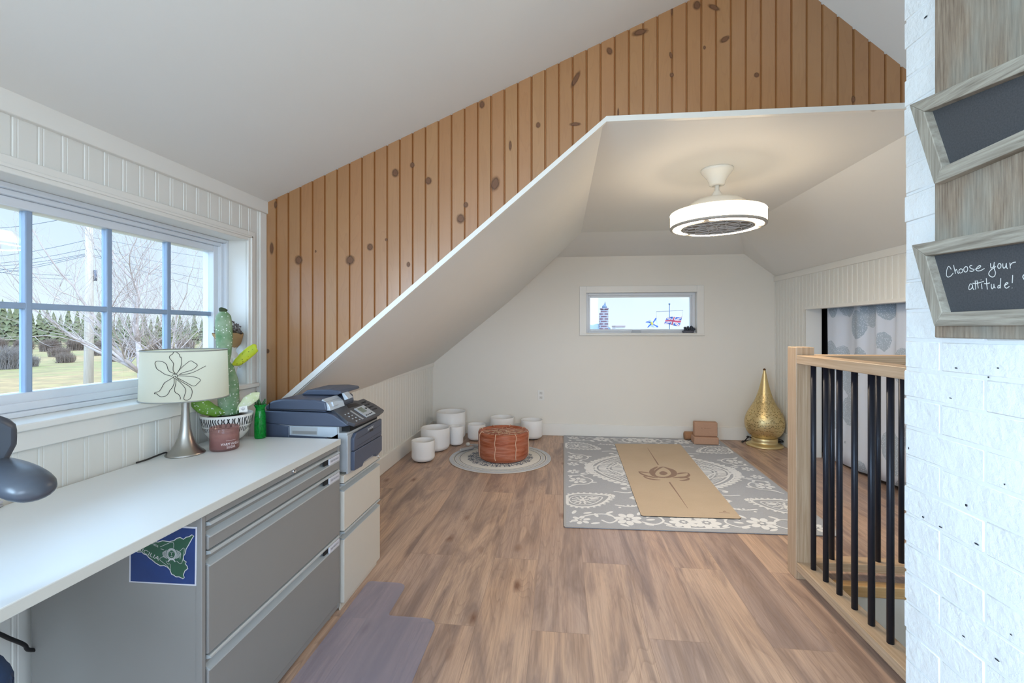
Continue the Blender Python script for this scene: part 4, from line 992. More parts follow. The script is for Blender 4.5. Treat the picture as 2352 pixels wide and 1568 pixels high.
# round rug
RC = Vector((-.567, 4.195, .0)); RR = .470
M['rug_cream'] = plain('rug_cream', srgb(226, 224, 218), .95, var=.12, vscale=28); M['rug_navy'] = plain('rug_navy', srgb(112, 122, 140), .95, var=.25, vscale=40); M['rug_blue'] = plain('rug_bluegrey', srgb(204, 210, 218), .95, var=.2, vscale=30); M['jute'] = plain('jute_edge', srgb(150, 122, 98), .95)
mb = MB(); mb.lathe([(0, .0), (RR, 0), (RR + .001, .004), (RR - .002, .0075), (0, .0076)], RC, 96)
for f in mb.bm.faces:
    if f.calc_center_median().z < .0055 and f.calc_center_median().z > .0005: f.material_index = 2
def circ(r, wd, mi, z=.0080, n=90, wob=0, k=0, c=RC): mb.ribbon([(c.x + (r + wob * math.cos(k * 2 * math.pi * i / n)) * math.cos(2 * math.pi * i / n), c.y + (r + wob * math.cos(k * 2 * math.pi * i / n)) * math.sin(2 * math.pi * i / n), z) for i in range(n)], wd, (0, 0, 1), mi, True)
circ(.452, .034, 3); circ(.422, .006, 1, .0082); circ(.374, .005, 1, .0082); circ(.398, .020, 3, .0081)
for k in range(64):
    a_ = 2 * math.pi * k / 64; p = RC + Vector((.398 * math.cos(a_), .398 * math.sin(a_), .0083)); t_ = Vector((-math.sin(a_), math.cos(a_), 0)); mb.ribbon([p - t_ * .011, p, p + t_ * .011], lambda q: .002 + .007 * math.sin(math.pi * q), (0, 0, 1), 0)
rr = random.Random(9)
NV = 16
for k in range(NV):
    a0_ = 2 * math.pi * k / NV
    def pol(r, da): return (RC.x + r * math.cos(a0_ + da), RC.y + r * math.sin(a0_ + da), .0084)
    for s_ in (-1, 1):
        mb.ribbon(smooth_path([pol(.12, .0), pol(.18, .12 * s_), pol(.235, .16 * s_), pol(.27, .10 * s_), pol(.265, .03 * s_), pol(.245, .06 * s_)], 4), .0075, (0, 0, 1), 1)
        mb.ribbon(smooth_path([pol(.17, .06 * s_), pol(.21, .09 * s_), pol(.235, .05 * s_), pol(.22, .02 * s_)], 4), .006, (0, 0, 1), 1)
    mb.ribbon(smooth_path([pol(.24, 0), pol(.285, .02), pol(.315, 0)], 4), lambda q: .016 * math.sin(math.pi * min(.98, q + .05)), (0, 0, 1), 1)
    mb.ribbon([pol(.05, 0), pol(.10, 0), pol(.15, 0)], lambda q: .018 * math.sin(math.pi * min(.97, q + .04)), (0, 0, 1), 1)
    for s_ in (-1, 1): mb.ribbon([pol(.275, .13 * s_), pol(.29, .12 * s_), pol(.30, .15 * s_)], .009, (0, 0, 1), 1)
circ(.285, .006, 1, .0084, 160, .018, 16)
tag(mb.build('round_rug', [M['rug_cream'], M['rug_navy'], M['jute'], M['rug_blue']], origin=RC), 'small round cream rug with navy rings and lace medallion under the leather pouf', 'rug')

# leather pouf
PO = Vector((-.535, 4.175, .0088))
G = thing('pouf', 'round cognac leather pouf with pale stitching on the round rug', 'pouf', PO)
n = N('cognac_leather'); nz = n.noise(n.pos(scale=(2.5, 2.5, 16)), 2.2, 4, .55, .6)[0]
n.p(color=n.ramp(nz, [(.32, srgb(150, 70, 34)), (.5, srgb(172, 98, 68)), (.72, srgb(188, 126, 104))]), rough=n.math('ADD', .36, n.math('MULTIPLY', nz, .2)), normal=n.bump(n.noise(n.pos(scale=(3, 3, 22)), 3.0, 4, .5, .5)[0], .5, .02)); M['leather'] = n.m
pz = [(0, .0), (.19, .0), (.215, .010), (.232, .035), (.238, .09), (.236, .14), (.237, .19), (.238, .228), (.234, .248), (.222, .258), (.208, .257), (.196, .246), (.19, .238), (.12, .239), (0, .240)]
mb = MB(); mb.lathe(pz, PO, 96)
for v in mb.bm.verts:
    q_ = v.co - PO; rad = math.hypot(q_.x, q_.y)
    if rad > .2 and .02 < q_.z < .24:
        dd = .007 * noise.noise(Vector((q_.x * 7, q_.y * 7, q_.z * 38))) - .003; v.co.x += q_.x / rad * dd; v.co.y += q_.y / rad * dd
mb.build('pouf_body', M['leather'], G, sub=1)
M['stitch'] = plain('cream_stitching', srgb(226, 196, 168), .8)
mb = MB()
va = math.atan2(-PO.y, -PO.x)
for k in range(8):
    a_ = va + R(-18 + 45 * k)
    pts = [PO + Vector(((r + .0015) * math.cos(a_ + .012 * math.sin(z * 60)), (r + .0015) * math.sin(a_ + .012 * math.sin(z * 60)), z)) for r, z in [(.235, .006 + .03), (.239, .06), (.2395, .10), (.238, .14), (.239, .18), (.2405, .22), (.238, .243), (.226, .259), (.209, .2605), (.196, .249)]]
    mb = MB(); mb.tube(smooth_path(pts, 3), .0028, 6); mb.build('side_seam', M['stitch'], G)
mb = MB(); 
def pp(r, a, z=.2425): return PO + Vector((r * math.cos(va + a), r * math.sin(va + a), z))
for k in range(8):
    a_ = 2 * math.pi * k / 8 - R(18)
    mb.tube([pp(.19, a_ - .18), pp(.12, a_), pp(.19, a_ + .18)], .0024, 5); mb.tube([pp(.12, a_), pp(.075, a_ + .39), pp(.12, a_ + .785)], .0022, 5)
    mb.tube([pp(.165, a_ + .39), pp(.15, a_ + .33), pp(.135, a_ + .39)], .002, 5)
for i in range(40):
    mb.tube([pp(.012 + .055 * abs(math.sin(i * 1.7)), i * .47), pp(.02 + .055 * abs(math.sin(i * 2.3 + 1)), i * .47 + .25)], .0016, 4)
mb.build('top_embroidery', M['stitch'], G)

# area rug with a paisley pattern
M['rug_grey'] = plain('rug_grey', srgb(152, 152, 154), .95, var=.16, vscale=60)
n = N('rug_weave_grey'); nz = n.noise(n.pos(scale=(240, 60, 1)), 1.0, 3)[0]; n.p(color=n.mix(nz, srgb(158, 161, 169), srgb(188, 191, 198)), rough=.95, normal=n.bump(nz, .2, .002)); M['rug_grey'] = n.m
n = N('rug_weave_cream'); nz = n.noise(n.pos(scale=(240, 60, 1)), 1.0, 3)[0]; n.p(color=n.mix(nz, srgb(242, 243, 244), srgb(228, 229, 231)), rough=.95, normal=n.bump(nz, .2, .002)); M['rug_white'] = n.m
Q = [Vector((.020, 2.768, 0)), Vector((1.612, 2.818, 0)), Vector((1.678, 5.108, 0)), Vector((.028, 5.128, 0))]
RZ = .0072
LZ = [0]
def nz_up(): LZ[0] = (LZ[0] + 1) % 900
def rp(u, v, z=RZ):                                         # u across 0..1.62, v from the near edge 0..2.33
    a_, b_ = u / 1.62, v / 2.33; p = Q[0] * (1 - a_) * (1 - b_) + Q[1] * a_ * (1 - b_) + Q[2] * a_ * b_ + Q[3] * (1 - a_) * b_
    return Vector((p.x, p.y, z + LZ[0] * 1.2e-6))
mb = MB(); mb.prism([Vector((q.x, q.y, .0008)) for q in Q], (0, 0, .0058))
for a_, b_ in ((0, 1), (1, 2), (2, 3), (3, 0)): mb.ribbon([Vector((Q[a_].x, Q[a_].y, .0070)), Vector((Q[b_].x, Q[b_].y, .0070))], .014, (0, 0, 1), 2)
U, V = 1.62, 2.33; INS = .018
def mir(fn):
    for su in (0, 1):
        for sv in (0, 1): fn(lambda u, v, z=RZ, su=su, sv=sv: rp(U - u if su else u, V - v if sv else v, z))
def fit(u, v): return min(max(u, INS), U - INS), min(max(v, INS), V - INS)
def disc(m_, u, v, r1, r2=None, rot=0, z=RZ, mi=1, n=14, flip=None):
    nz_up(); r2 = r2 or r1; c_, s_ = math.cos(rot), math.sin(rot)
    pts = [m_(*fit(u + r1 * math.cos(2 * math.pi * k / n) * c_ - r2 * math.sin(2 * math.pi * k / n) * s_, v + r1 * math.cos(2 * math.pi * k / n) * s_ + r2 * math.sin(2 * math.pi * k / n) * c_), z) for k in range(n)]
    f = mb.poly(pts, mi); f.normal_update()
    if f.normal.z < 0: f.normal_flip()
def line(m_, pts, wd, z=RZ, mi=1, closed=False, k=5):
    nz_up(); mb.ribbon([m_(*fit(p.x, p.y), z) for p in smooth_path([(a, b, 0) for a, b in pts], k, closed)], wd, (0, 0, 1), mi, closed)
def leaf(m_, u, v, ang, ln, wd, z=RZ): 
    disc(m_, u + math.cos(ang) * ln / 2, v + math.sin(ang) * ln / 2, ln / 2, wd / 2, ang, z, 1, 10)
def flower(m_, u, v, r, n_=7, a0=.3):
    for k in range(n_): leaf(m_, u + math.cos(a0 + k * 2 * math.pi / n_) * r * .28, v + math.sin(a0 + k * 2 * math.pi / n_) * r * .28, a0 + k * 2 * math.pi / n_, r * .8, r * .55, RZ + .0001 * (k % 2))
    disc(m_, u, v, r * .26, z=RZ + .0003, mi=0); disc(m_, u, v, r * .15, z=RZ + .0005)
def paisley(m_, u, v, ang, ln, wd, hook=1):
    out = []
    for k in range(28):
        t = k / 28 * 2 * math.pi; x = ln * .5 * math.cos(t); y = wd * .5 * math.sin(t) * (.35 + .65 * (1 - (x / ln + .5)) ** .6) ; y += hook * .22 * ln * max(0, x / ln + .05) ** 2 * 2
        out.append((u + x * math.cos(ang) - y * math.sin(ang), v + x * math.sin(ang) + y * math.cos(ang)))
    line(m_, out, .020, closed=True, k=2)
    cu, cv = u - .12 * ln * math.cos(ang), v - .12 * ln * math.sin(ang)
    inn = [(cu + (a - cu) * .72, cv + (b - cv) * .72) for a, b in out]; line(m_, inn, .009, closed=True, k=2)
    for k in range(0, 28):
        a, b = out[k]; m2 = (a + (a - cu) * .07, b + (b - cv) * .07); m3 = (a + (a - cu) * .2, b + (b - cv) * .2); 
        mb.ribbon([m_(*fit(*m2)), m_(*fit(*m3))], .018, (0, 0, 1), 1)
        if k % 2 == 0: mb.ribbon([m_(*fit(cu + (a - cu) * .30, cv + (b - cv) * .30)), m_(*fit(cu + (a - cu) * .60, cv + (b - cv) * .60))], .013, (0, 0, 1), 1)
    disc(m_, cu, cv, .018)
    for k in range(5): leaf(m_, cu, cv, ang + k * 1.256, .05, .018)
def quarter(m_):
    # corner paisley and the smaller curls beside it
    paisley(m_, .165, .44, R(12), .34, .30, 1)
    line(m_, [(.36, .62), (.46, .60), (.52, .66), (.48, .72), (.42, .69)], .014); disc(m_, .445, .68, .022, .016); 
    line(m_, [(.34, .36), (.45, .34), (.52, .40), (.55, .48), (.50, .53), (.46, .49)], .015); disc(m_, .50, .49, .03, .022)
    for k in range(7): disc(m_, .37 + .03 * k, .32 + .018 * math.sin(k) + .012 * k, .010)
    # border vine along the near edge
    flower(m_, .40, .135, .085, 7); flower(m_, .10, .10, .06, 6); flower(m_, .74, .12, .085, 8, .1)
    line(m_, [(.03, .06), (.14, .17), (.26, .20), (.33, .13), (.28, .07), (.23, .11)], .014)
    line(m_, [(.48, .10), (.56, .07), (.62, .13), (.58, .20), (.52, .17)], .014); line(m_, [(.56, .24), (.64, .24), (.70, .22), (.81, .25)], .012)
    line(m_, [(.62, .06), (.68, .04), (.76, .035), (.81, .03)], .012)
    for (u, v, a) in ((.16, .05, .3), (.21, .15, 1.8), (.27, .21, .7), (.31, .17, 2.4), (.34, .06, -.5), (.47, .20, 1.1), (.51, .13, .2), (.55, .055, 2.8), (.60, .17, .9), (.63, .22, .3), (.66, .06, 2.4), (.68, .20, 2.0), (.76, .22, .6), (.05, .19, 1.2), (.12, .20, .4)): leaf(m_, u, v, a, .062, .026)
    # side vine
    flower(m_, .10, .84, .065, 6); flower(m_, .075, 1.06, .05, 6)
    line(m_, [(.03, .68), (.09, .74), (.17, .76), (.22, .84), (.18, .91), (.13, .88)], .013); line(m_, [(.03, .95), (.10, .96), (.18, 1.0), (.24, 1.08), (.235, 1.165)], .013)
    for (u, v, a) in ((.05, .72, .6), (.14, .78, 1.0), (.20, .80, .2), (.16, .93, 2.2), (.13, 1.0, .6), (.19, 1.03, 1.7), (.21, 1.08, -.2), (.04, .90, 1.2), (.23, .95, .9)): leaf(m_, u, v, a, .055, .024)
    # medallion
    ca, cb = U / 2, V / 2; A, B = .585, .47
    def med(t, f=1.0): 
        c_, s_ = abs(math.cos(t)), math.sin(t); return (ca - A * f * c_ ** 1.0 * (1 - .0 * s_), cb - B * f * abs(s_) ** 1.25)
    ts = [k / 16 * math.pi / 2 for k in range(17)]
    line(m_, [med(t) for t in ts], .012, k=2); line(m_, [med(t, .93) for t in ts], .016, k=2); line(m_, [med(t, .74) for t in ts], .010, k=2); line(m_, [med(t, .50) for t in ts], .022, k=2); line(m_, [med(t, .40) for t in ts], .008, k=2)
    for k in range(17):
        u, v = med(k / 16.5 * math.pi / 2, 1.05); disc(m_, u, v, .030, .022)
    for k in range(30):
        t = k / 30 * math.pi / 2; mb.ribbon([m_(*med(t, .78)), m_(*med(t + .02, .89))], .012, (0, 0, 1), 1)
        if k % 2: mb.ribbon([m_(*med(t, .54)), m_(*med(t, .70))], .016, (0, 0, 1), 1)
    # almond leaf at the pointed end
    line(m_, [(ca - A * .97, cb - .01), (ca - A * .82, cb - .13), (ca - A * .58, cb - .17), (ca - A * .66, cb - .07), (ca - A * .80, cb - .015)], .018)
    for k in range(6): mb.ribbon([m_(ca - A * (.88 - .05 * k), cb - .05 - .016 * k), m_(ca - A * (.80 - .045 * k), cb - .035 - .014 * k)], .009, (0, 0, 1), 1)
    for k in range(4): leaf(m_, ca - .10 * k, cb - .05, R(200 + 18 * k), .10, .035)
mir(quarter)
for f in mb.bm.faces:
    if f.material_index in (0, 1) and len(f.verts) >= 3:
        f.normal_update()
        if abs(f.normal.z) > .9 and f.calc_center_median().z > .0068 and f.normal.z < 0: f.normal_flip()
tag(mb.build('area_rug', [M['rug_grey'], M['rug_white'], plain('rug_binding', srgb(176, 176, 178), .9)], origin=Q[0]), 'large grey rug with a cream paisley pattern on the alcove floor', 'rug')

# yoga mat
YM = [at(1412, 1019, 'Z', .010), at(1473, 1185, 'Z', .010), at(1704, 1192, 'Z', .010), at(1562, 1020, 'Z', .010)]
c0 = Vector((YM[0].x, YM[0].y, 0)); MT = thing('yoga_mat', 'tan cork yoga mat with a brown lotus mark lying across the grey rug', 'yoga mat', (YM[1].x, YM[1].y, 0))
n = N('cork'); nz = n.noise(n.pos(), 6, 5)[0]; n2 = n.noise(n.pos(), 190, 2)[0]; n.p(color=n.mix(n.math('MULTIPLY', n2, .3), n.mix(nz, srgb(196, 176, 150), srgb(208, 188, 164)), srgb(166, 142, 116)), rough=.85); M['cork'] = n.m
mp = rounded([(p.x, p.y, .0085) for p in YM], .025)
mb = MB(); mb.prism(mp, (0, 0, .004)); 
for f in mb.bm.faces: f.material_index = 0 if f.normal.z > .5 or f.normal.z < -.5 and False else 1
f_top = max(mb.bm.faces, key=lambda f: f.calc_center_median().z); f_top.material_index = 0
mb.build('mat', [M['cork'], M['rubber']], MT)
def ym(u, v): return at(1260 + u / 3.459, 960 + v / 3.459, 'Z', .0128)
mb = MB()
def fill(pts, k=4, hole=None):
    q_ = smooth_path([ym(*p) for p in pts], k, True); f = mb.poly(q_); bmesh.ops.triangulate(mb.bm, faces=[f])
mb.ribbon(smooth_path([ym(*p) for p in ((908, 388), (860, 410), (836, 440), (860, 463), (920, 470), (968, 458), (985, 438), (960, 408))], 5, True), .022, (0, 0, 1), 0, True)
fill([(880, 432), (905, 421), (935, 428), (945, 440), (920, 453), (888, 447)])
mb.ribbon(smooth_path([ym(*p) for p in ((866, 385), (824, 410), (820, 438), (850, 464), (925, 474))], 6), lambda t: .006 + .03 * math.sin(math.pi * min(1, t * .9 + .1)), (0, 0, 1)); mb.ribbon(smooth_path([ym(*p) for p in ((915, 388), (985, 412), (1003, 440), (985, 462), (935, 474))], 6), lambda t: .006 + .03 * math.sin(math.pi * min(1, t * .9 + .1)), (0, 0, 1))
for pts in ([(716, 424), (760, 430), (815, 437)], [(716, 424), (735, 440), (770, 455), (830, 470), (870, 474)], [(752, 462), (800, 462), (835, 470)], [(752, 462), (790, 478), (840, 488), (890, 490)], [(1108, 434), (1060, 436), (1010, 446)], [(1108, 434), (1115, 452), (1090, 466), (1030, 470), (985, 474)], [(1116, 474), (1080, 472), (1040, 476)], [(1116, 474), (1105, 487), (1075, 494), (1040, 496)]):
    mb.ribbon(smooth_path([ym(*p) for p in pts], 5), lambda t: .006 + .022 * math.sin(math.pi * t), (0, 0, 1))
mb.ribbon([ym(785, 235), ym(830, 305), ym(872, 370)], lambda t: .003 + .010 * t, (0, 0, 1)); mb.ribbon([ym(960, 508), ym(1030, 605), ym(1105, 715)], lambda t: .013 - .010 * t, (0, 0, 1))
mb.ribbon([ym(1355, 750), ym(1440, 754)], .006, (0, 0, 1)); mb.ribbon([ym(1388, 742), ym(1400, 738), ym(1410, 743)], .008, (0, 0, 1))
for f in mb.bm.faces:
    f.normal_update()
    if f.normal.z < 0: f.normal_flip()
mb.build('lotus_print', plain('lotus_brown', srgb(150, 124, 108), .85), MT)

# cork blocks
M['block'] = plain('cork_block', srgb(192, 152, 126), .85, var=.16, vscale=90)
def blk(name, lo, hi, label, bev=.012, rot=None):
    mb = MB(); mb.box(lo, hi, bev, 0, 3, rot)
    return tag(mb.build('yoga_block', M['block'], origin=((lo[0] + hi[0]) / 2, (lo[1] + hi[1]) / 2, lo[2])), label, 'yoga block', 'cork yoga blocks by the end wall')
r2 = Matrix.Rotation(R(-3), 3, 'Z')
blk('b', (1.362, 4.862, .0076), (1.606, 5.012, .0846), 'cork yoga block lying flat at the bottom, at the edge of the grey rug', .012, r2)
b2 = blk('b', (1.372, 4.895, .0848), (1.602, 4.970, .2348), 'cork yoga block with a faint stamp, standing upright on the flat one', .012, r2)
mb = MB()
fy = 4.8935
for k, (ch) in enumerate([(-.045, .010), (-.020, .005), (-.008, .005), (.003, .005), (.014, .005), (.025, .005), (.036, .005)]):
    x_ = 1.487 + ch[0]; y_ = 4.8952 + (-(x_ - 1.487)) * .052 - .0022
    mb.ribbon([(x_ + ch[1] * .6 * math.cos(j * 2.1), y_ , .172 + ch[1] * .7 * math.sin(j * 2.1)) for j in range(4)], .0018, (0, -1, 0))
mb.build('stamp', plain('stamp_brown', srgb(120, 84, 66), .8), b2)
mb = MB(); mb.tube([(1.312, 5.076, .052), (1.32, 5.076, .052), (1.51, 5.072, .052), (1.52, 5.072, .052)], [.034, .044, .044, .034], 28)
tag(mb.build('yoga_roller', plain('cork_roller', srgb(172, 128, 94), .85, var=.2, vscale=90), origin=(1.41, 5.075, .002)), 'short round cork roller lying behind the yoga blocks against the end wall', 'yoga roller')

# pierced brass floor lamp
GL = Vector((2.070, 4.925, 0))
G2 = thing('brass_lamp', 'pierced brass teardrop floor lamp in the far right corner', 'lamp', GL)
n = N('brass'); n.p(color=srgb(222, 202, 152), rough=.38, metal=.85, normal=n.bump(n.noise(n.pos(), 60, 3)[0], .05, .003)); M['brass'] = n.m
mb = MB(); mb.lathe([(0, 0), (.168, 0), (.173, .006), (.170, .016), (.150, .028), (.128, .036), (.120, .046), (.122, .060), (.123, .084), (.117, .092), (.11, .094), (0, .094)], GL, 72); mb.build('base', M['brass'], G2)
n = N('pierced_brass'); n.p(color=srgb(220, 198, 146), rough=.4, metal=.8)
uvn = n.coord('UV'); sp = n.node('ShaderNodeSeparateXYZ', {0: uvn})
# pierced pattern: rings of small slots and drops whose rhythm repeats around the body
fu = n.math('SUBTRACT', n.math('FRACT', n.math('MULTIPLY', sp.outputs[0], 12)), .5); fu = n.math('ABSOLUTE', fu)
cv = n.node('ShaderNodeCombineXYZ', {0: n.math('MULTIPLY', fu, 7.5), 1: n.math('MULTIPLY', sp.outputs[1], 30), 2: 0.0})
vo = n.node('ShaderNodeTexVoronoi', {'Vector': cv.outputs[0], 'Scale': 1.5, 'Randomness': .85}, feature='DISTANCE_TO_EDGE')
vo2 = n.node('ShaderNodeTexVoronoi', {'Vector': cv.outputs[0], 'Scale': 1.5, 'Randomness': .85})
hole = n.math('LESS_THAN', vo2.outputs['Distance'], n.math('ADD', .20, n.math('MULTIPLY', n.noise(cv.outputs[0], .8, 2)[0], .22)))
band = n.math('MULTIPLY', n.math('GREATER_THAN', sp.outputs[1], .03), n.math('LESS_THAN', sp.outputs[1], .72))
hole = n.math('MULTIPLY', hole, band)
tr = n.node('ShaderNodeBsdfTransparent'); mx = n.node('ShaderNodeMixShader', {0: hole, 1: n.b.outputs[0], 2: tr.outputs[0]}); n.t.links.new(mx.outputs[0], n.out.inputs[0])
pf = smooth_path([(.116, 0, .096), (.150, 0, .125), (.175, 0, .175), (.184, 0, .235), (.176, 0, .295), (.150, 0, .355), (.116, 0, .415), (.086, 0, .475), (.062, 0, .545), (.043, 0, .615), (.028, 0, .685), (.0165, 0, .745), (.010, 0, .775)], 3)
mb = MB(); mb.lathe([(p.x, p.z) for p in pf], GL, 72)
uvl = mb.bm.loops.layers.uv.new('UVMap')
for f in mb.bm.faces:
    for l in f.loops:
        q_ = l.vert.co - GL; a_ = math.atan2(q_.y, q_.x) / (2 * math.pi) % 1.0
        l[uvl].uv = (a_, (q_.z - .096) / .68)
    us = [l[uvl].uv.x for l in f.loops]
    if max(us) - min(us) > .5:
        for l in f.loops:
            if l[uvl].uv.x < .5: l[uvl].uv.x += 1
mb.build('pierced_shade', n.m, G2)
mb = MB(); mb.ball(GL + Vector((0, 0, .782)), .013, 0, 2); mb.build('finial', plain('finial_dark', srgb(110, 70, 38), .4, .8), G2)
mb = MB(); mb.lathe([(.016, 0), (.016, .05), (.03, .09), (.024, .13), (0, .14)], GL + Vector((0, 0, .095)), 16); mb.build('bulb', M['white'], G2)
mb = MB(); mb.tube(smooth_path([GL + Vector((-.115, .02, .075)), GL + Vector((-.150, .015, .082)), GL + Vector((-.172, .03, .05)), GL + Vector((-.182, .08, .012)), GL + Vector((-.15, .16, .006)), GL + Vector((0, .185, .006)), GL + Vector((.13, .16, .008)), GL + Vector((.172, .06, .030)), GL + Vector((.172, -.02, .05)), GL + Vector((.150, -.035, .070)), GL + Vector((.118, -.03, .075))], 6), .0055, 8)
mb.ball(GL + Vector((-.155, .015, .084)), .012, 0, 2, (1.3, 1, 1)); mb.build('power_cord', M['black'], G2)

# wall outlet
OU = thing('wall_outlet', 'white double power outlet on the end wall above the baseboard', 'outlet', (-.232, BY, .449))
mb = MB(); mb.box((-.267, BY - .006, .392), (-.197, BY, .507), .003); mb.build('cover_plate', M['white'], OU)
for z_ in (.475, .424):
    mb = MB(); mb.box((-.249, BY - .008, z_ - .015), (-.215, BY - .005, z_ + .015), .003); rcp = mb.build('receptacle', plain('outlet_face', srgb(220, 216, 208), .4), OU)
    mb = MB(); mb.box((-.2395, BY - .0086, z_ - .002), (-.2375, BY - .0078, z_ + .008)); mb.box((-.2265, BY - .0086, z_ - .001), (-.2245, BY - .0078, z_ + .007)); mb.ball((-.232, BY - .0078, z_ - .008), .0028, 0, 1, (1, .3, 1)); mb.build('slots', M['black'], rcp)

# fan light
FX, FY = .913, 2.806
FL = thing('ceiling_fan_light', 'glowing white drum ceiling light with a built-in fan, hanging from the alcove ceiling', 'ceiling light', (FX, FY, ZC))
M['enamel'] = plain('white_enamel', srgb(236, 232, 222), .22, var=.02)
fc = Vector((FX, FY, 0))
Z0, Z1, FR = 1.800, 1.888, .261
mb = MB(); mb.lathe([(0, ZC), (.088, ZC), (.090, ZC - .008), (.086, ZC - .016), (.083, ZC - .020), (.072, ZC - .034), (.056, ZC - .055), (.047, ZC - .075), (.042, ZC - .094), (.030, ZC - .100), (.018, ZC - .098), (.016, ZC - .085), (0, ZC - .08)], fc, 48); mb.build('canopy', M['enamel'], FL)
mb = MB(); mb.lathe([(.0125, ZC - .09), (.0125, 2.016), (.017, 2.013), (.021, 2.006), (.033, 1.984), (.040, 1.973)], fc, 24); mb.build('downrod', M['enamel'], FL)
mb = MB(); mb.lathe([(.03, 1.975), (.08, 1.971), (.12, 1.960), (.15, 1.941), (.18, 1.912), (.195, Z1 + .001)], fc, 56); mb.build('motor_housing', M['enamel'], FL)
n = N('glowing_shade'); n.p(color=srgb(250, 246, 236), rough=.5, emit=(1.0, .80, .55, 1), es=10.5); M['glow'] = n.m
n = N('glowing_strip'); n.p(color=srgb(250, 246, 236), rough=.5, emit=(1.0, .82, .60, 1), es=115.0); M['strip'] = n.m
mb = MB(); mb.lathe([(FR - .002, Z1 - .002), (FR + .002, Z1 - .006), (FR, Z1 - .011), (FR, Z0 + .010)], fc, 80); mb.build('drum_shade', M['glow'], FL)
mb = MB(); mb.lathe([(.19, Z1 + .001), (FR - .006, Z1 + .002), (FR - .001, Z1 - .0015)], fc, 80); n = N('top_glow'); n.p(color=srgb(236, 232, 222), rough=.4, emit=(1.0, .80, .55, 1), es=2.0); mb.build('top_cover', n.m, FL)  # glow added to the cover to lift its shadow on the ceiling
mb = MB(); mb.lathe([(FR + .0005, Z0 + .011), (FR + .003, Z0 + .008), (FR + .002, Z0), (FR - .012, Z0 - .004), (FR - .016, Z0)], fc, 80); mb.lathe([(FR - .016, Z0), (FR - .068, Z0)], fc, 80); mb.lathe([(FR - .056, Z0 - .001), (FR - .060, Z0 - .005), (FR - .068, Z0 - .005), (FR - .070, Z0), (FR - .070, Z0 + .075)], fc, 80)
mb.build('trim_ring', plain('ring_grey', srgb(178, 172, 164), .4), FL)
for k in range(3):
    mb = MB(); a0_ = R(118 + 120 * k + 4); a1_ = R(118 + 120 * (k + 1) - 4); r0_, r1_ = FR - .052, FR - .018
    A_i = [(a0_ + (a1_ - a0_) * j / 36) for j in range(37)]
    for j in range(36):
        e0 = min(1, min(j, 36 - j) / 2.0 + .3); e1 = min(1, min(j + 1, 35 - j) / 2.0 + .3); m_ = (r0_ + r1_) / 2; h_ = (r1_ - r0_) / 2
        mb.poly([fc + Vector((r_ * math.cos(a_), r_ * math.sin(a_), Z0 - .0022)) for r_, a_ in ((m_ - h_ * e0, A_i[j]), (m_ + h_ * e0, A_i[j]), (m_ + h_ * e1, A_i[j + 1]), (m_ - h_ * e1, A_i[j + 1]))])
    mb.build('light_strip', M['strip'], FL)
mb = MB(); gr = FR - .070
for k in range(8):
    a_ = k * math.pi / 4; mb.tube([fc + Vector((gr * .5 * math.cos(a_) + gr * .48 * math.cos(t * math.pi / 12), gr * .5 * math.sin(a_) + gr * .48 * math.sin(t * math.pi / 12), Z0 - .003)) for t in range(25)], .0022, 5, cap=False)
for r_ in (gr * .98, gr * .62, gr * .3): mb.tube([fc + Vector((r_ * math.cos(t * math.pi / 24), r_ * math.sin(t * math.pi / 24), Z0 - .003)) for t in range(49)], .0022, 5, cap=False)
for k in range(12): a_ = k * math.pi / 6; mb.tube([fc + Vector((gr * .28 * math.cos(a_), gr * .28 * math.sin(a_), Z0 - .003)), fc + Vector((gr * math.cos(a_), gr * math.sin(a_), Z0 - .003))], .0018, 5)
mb.build('wire_grille', plain('grille_white', srgb(214, 214, 216), .35), FL)
M['blade'] = plain('blade_grey', srgb(170, 168, 168), .5)
mb = MB(); mb.lathe([(0, Z0 + .02), (.05, Z0 + .022), (.055, Z0 + .05), (0, Z0 + .06)], fc, 24); mb.build('hub', M['blade'], FL)
for k in range(7):
    a_ = k * 2 * math.pi / 7; u_ = Vector((math.cos(a_), math.sin(a_), 0)); t_ = Vector((-math.sin(a_), math.cos(a_), 0)); b_ = fc + Vector((0, 0, Z0 + .035))
    mb = MB(); mb.prism([b_ + u_ * .045 - t_ * .02 - Vector((0, 0, .008)), b_ + u_ * .18 - t_ * .055 - Vector((0, 0, .015)), b_ + u_ * .185 + t_ * .03 + Vector((0, 0, .012)), b_ + u_ * .045 + t_ * .02 + Vector((0, 0, .008))], (0, 0, .003)); mb.build('fan_blade', M['blade'], FL)
mb = MB(); mb.lathe([(0, Z0 + .077), (gr, Z0 + .077)], fc, 40); mb.build('back_plate', M['blade'], FL)

# curtain in the closet opening
n = N('tree_print_cotton'); pw = n.pos(); 
vc = n.node('ShaderNodeTexVoronoi', {'Vector': n.pos(scale=(0, 1, .8), loc=(0, .12, .02)), 'Scale': 4.0, 'Randomness': .75})
blob = n.math('LESS_THAN', n.math('ADD', vc.outputs['Distance'], n.math('MULTIPLY', n.math('SUBTRACT', n.noise(pw, 26, 2)[0], .5), .07)), .47)
vd = n.node('ShaderNodeTexVoronoi', {'Vector': pw, 'Scale': 95.0}); dots = n.math('LESS_THAN', vd.outputs['Distance'], .30)
tone = n.node('ShaderNodeSeparateXYZ', {0: vc.outputs['Color']}).outputs[0]
cc = n.mix(tone, srgb(186, 199, 212), srgb(172, 188, 204))
cc = n.mix(n.math('MULTIPLY', blob, n.math('SUBTRACT', 1.0, dots)), srgb(222, 230, 243), cc)
n.p(color=cc, rough=.9); M['curtain'] = n.m
mb = MB(); ny, nz_ = 120, 14; grid = []
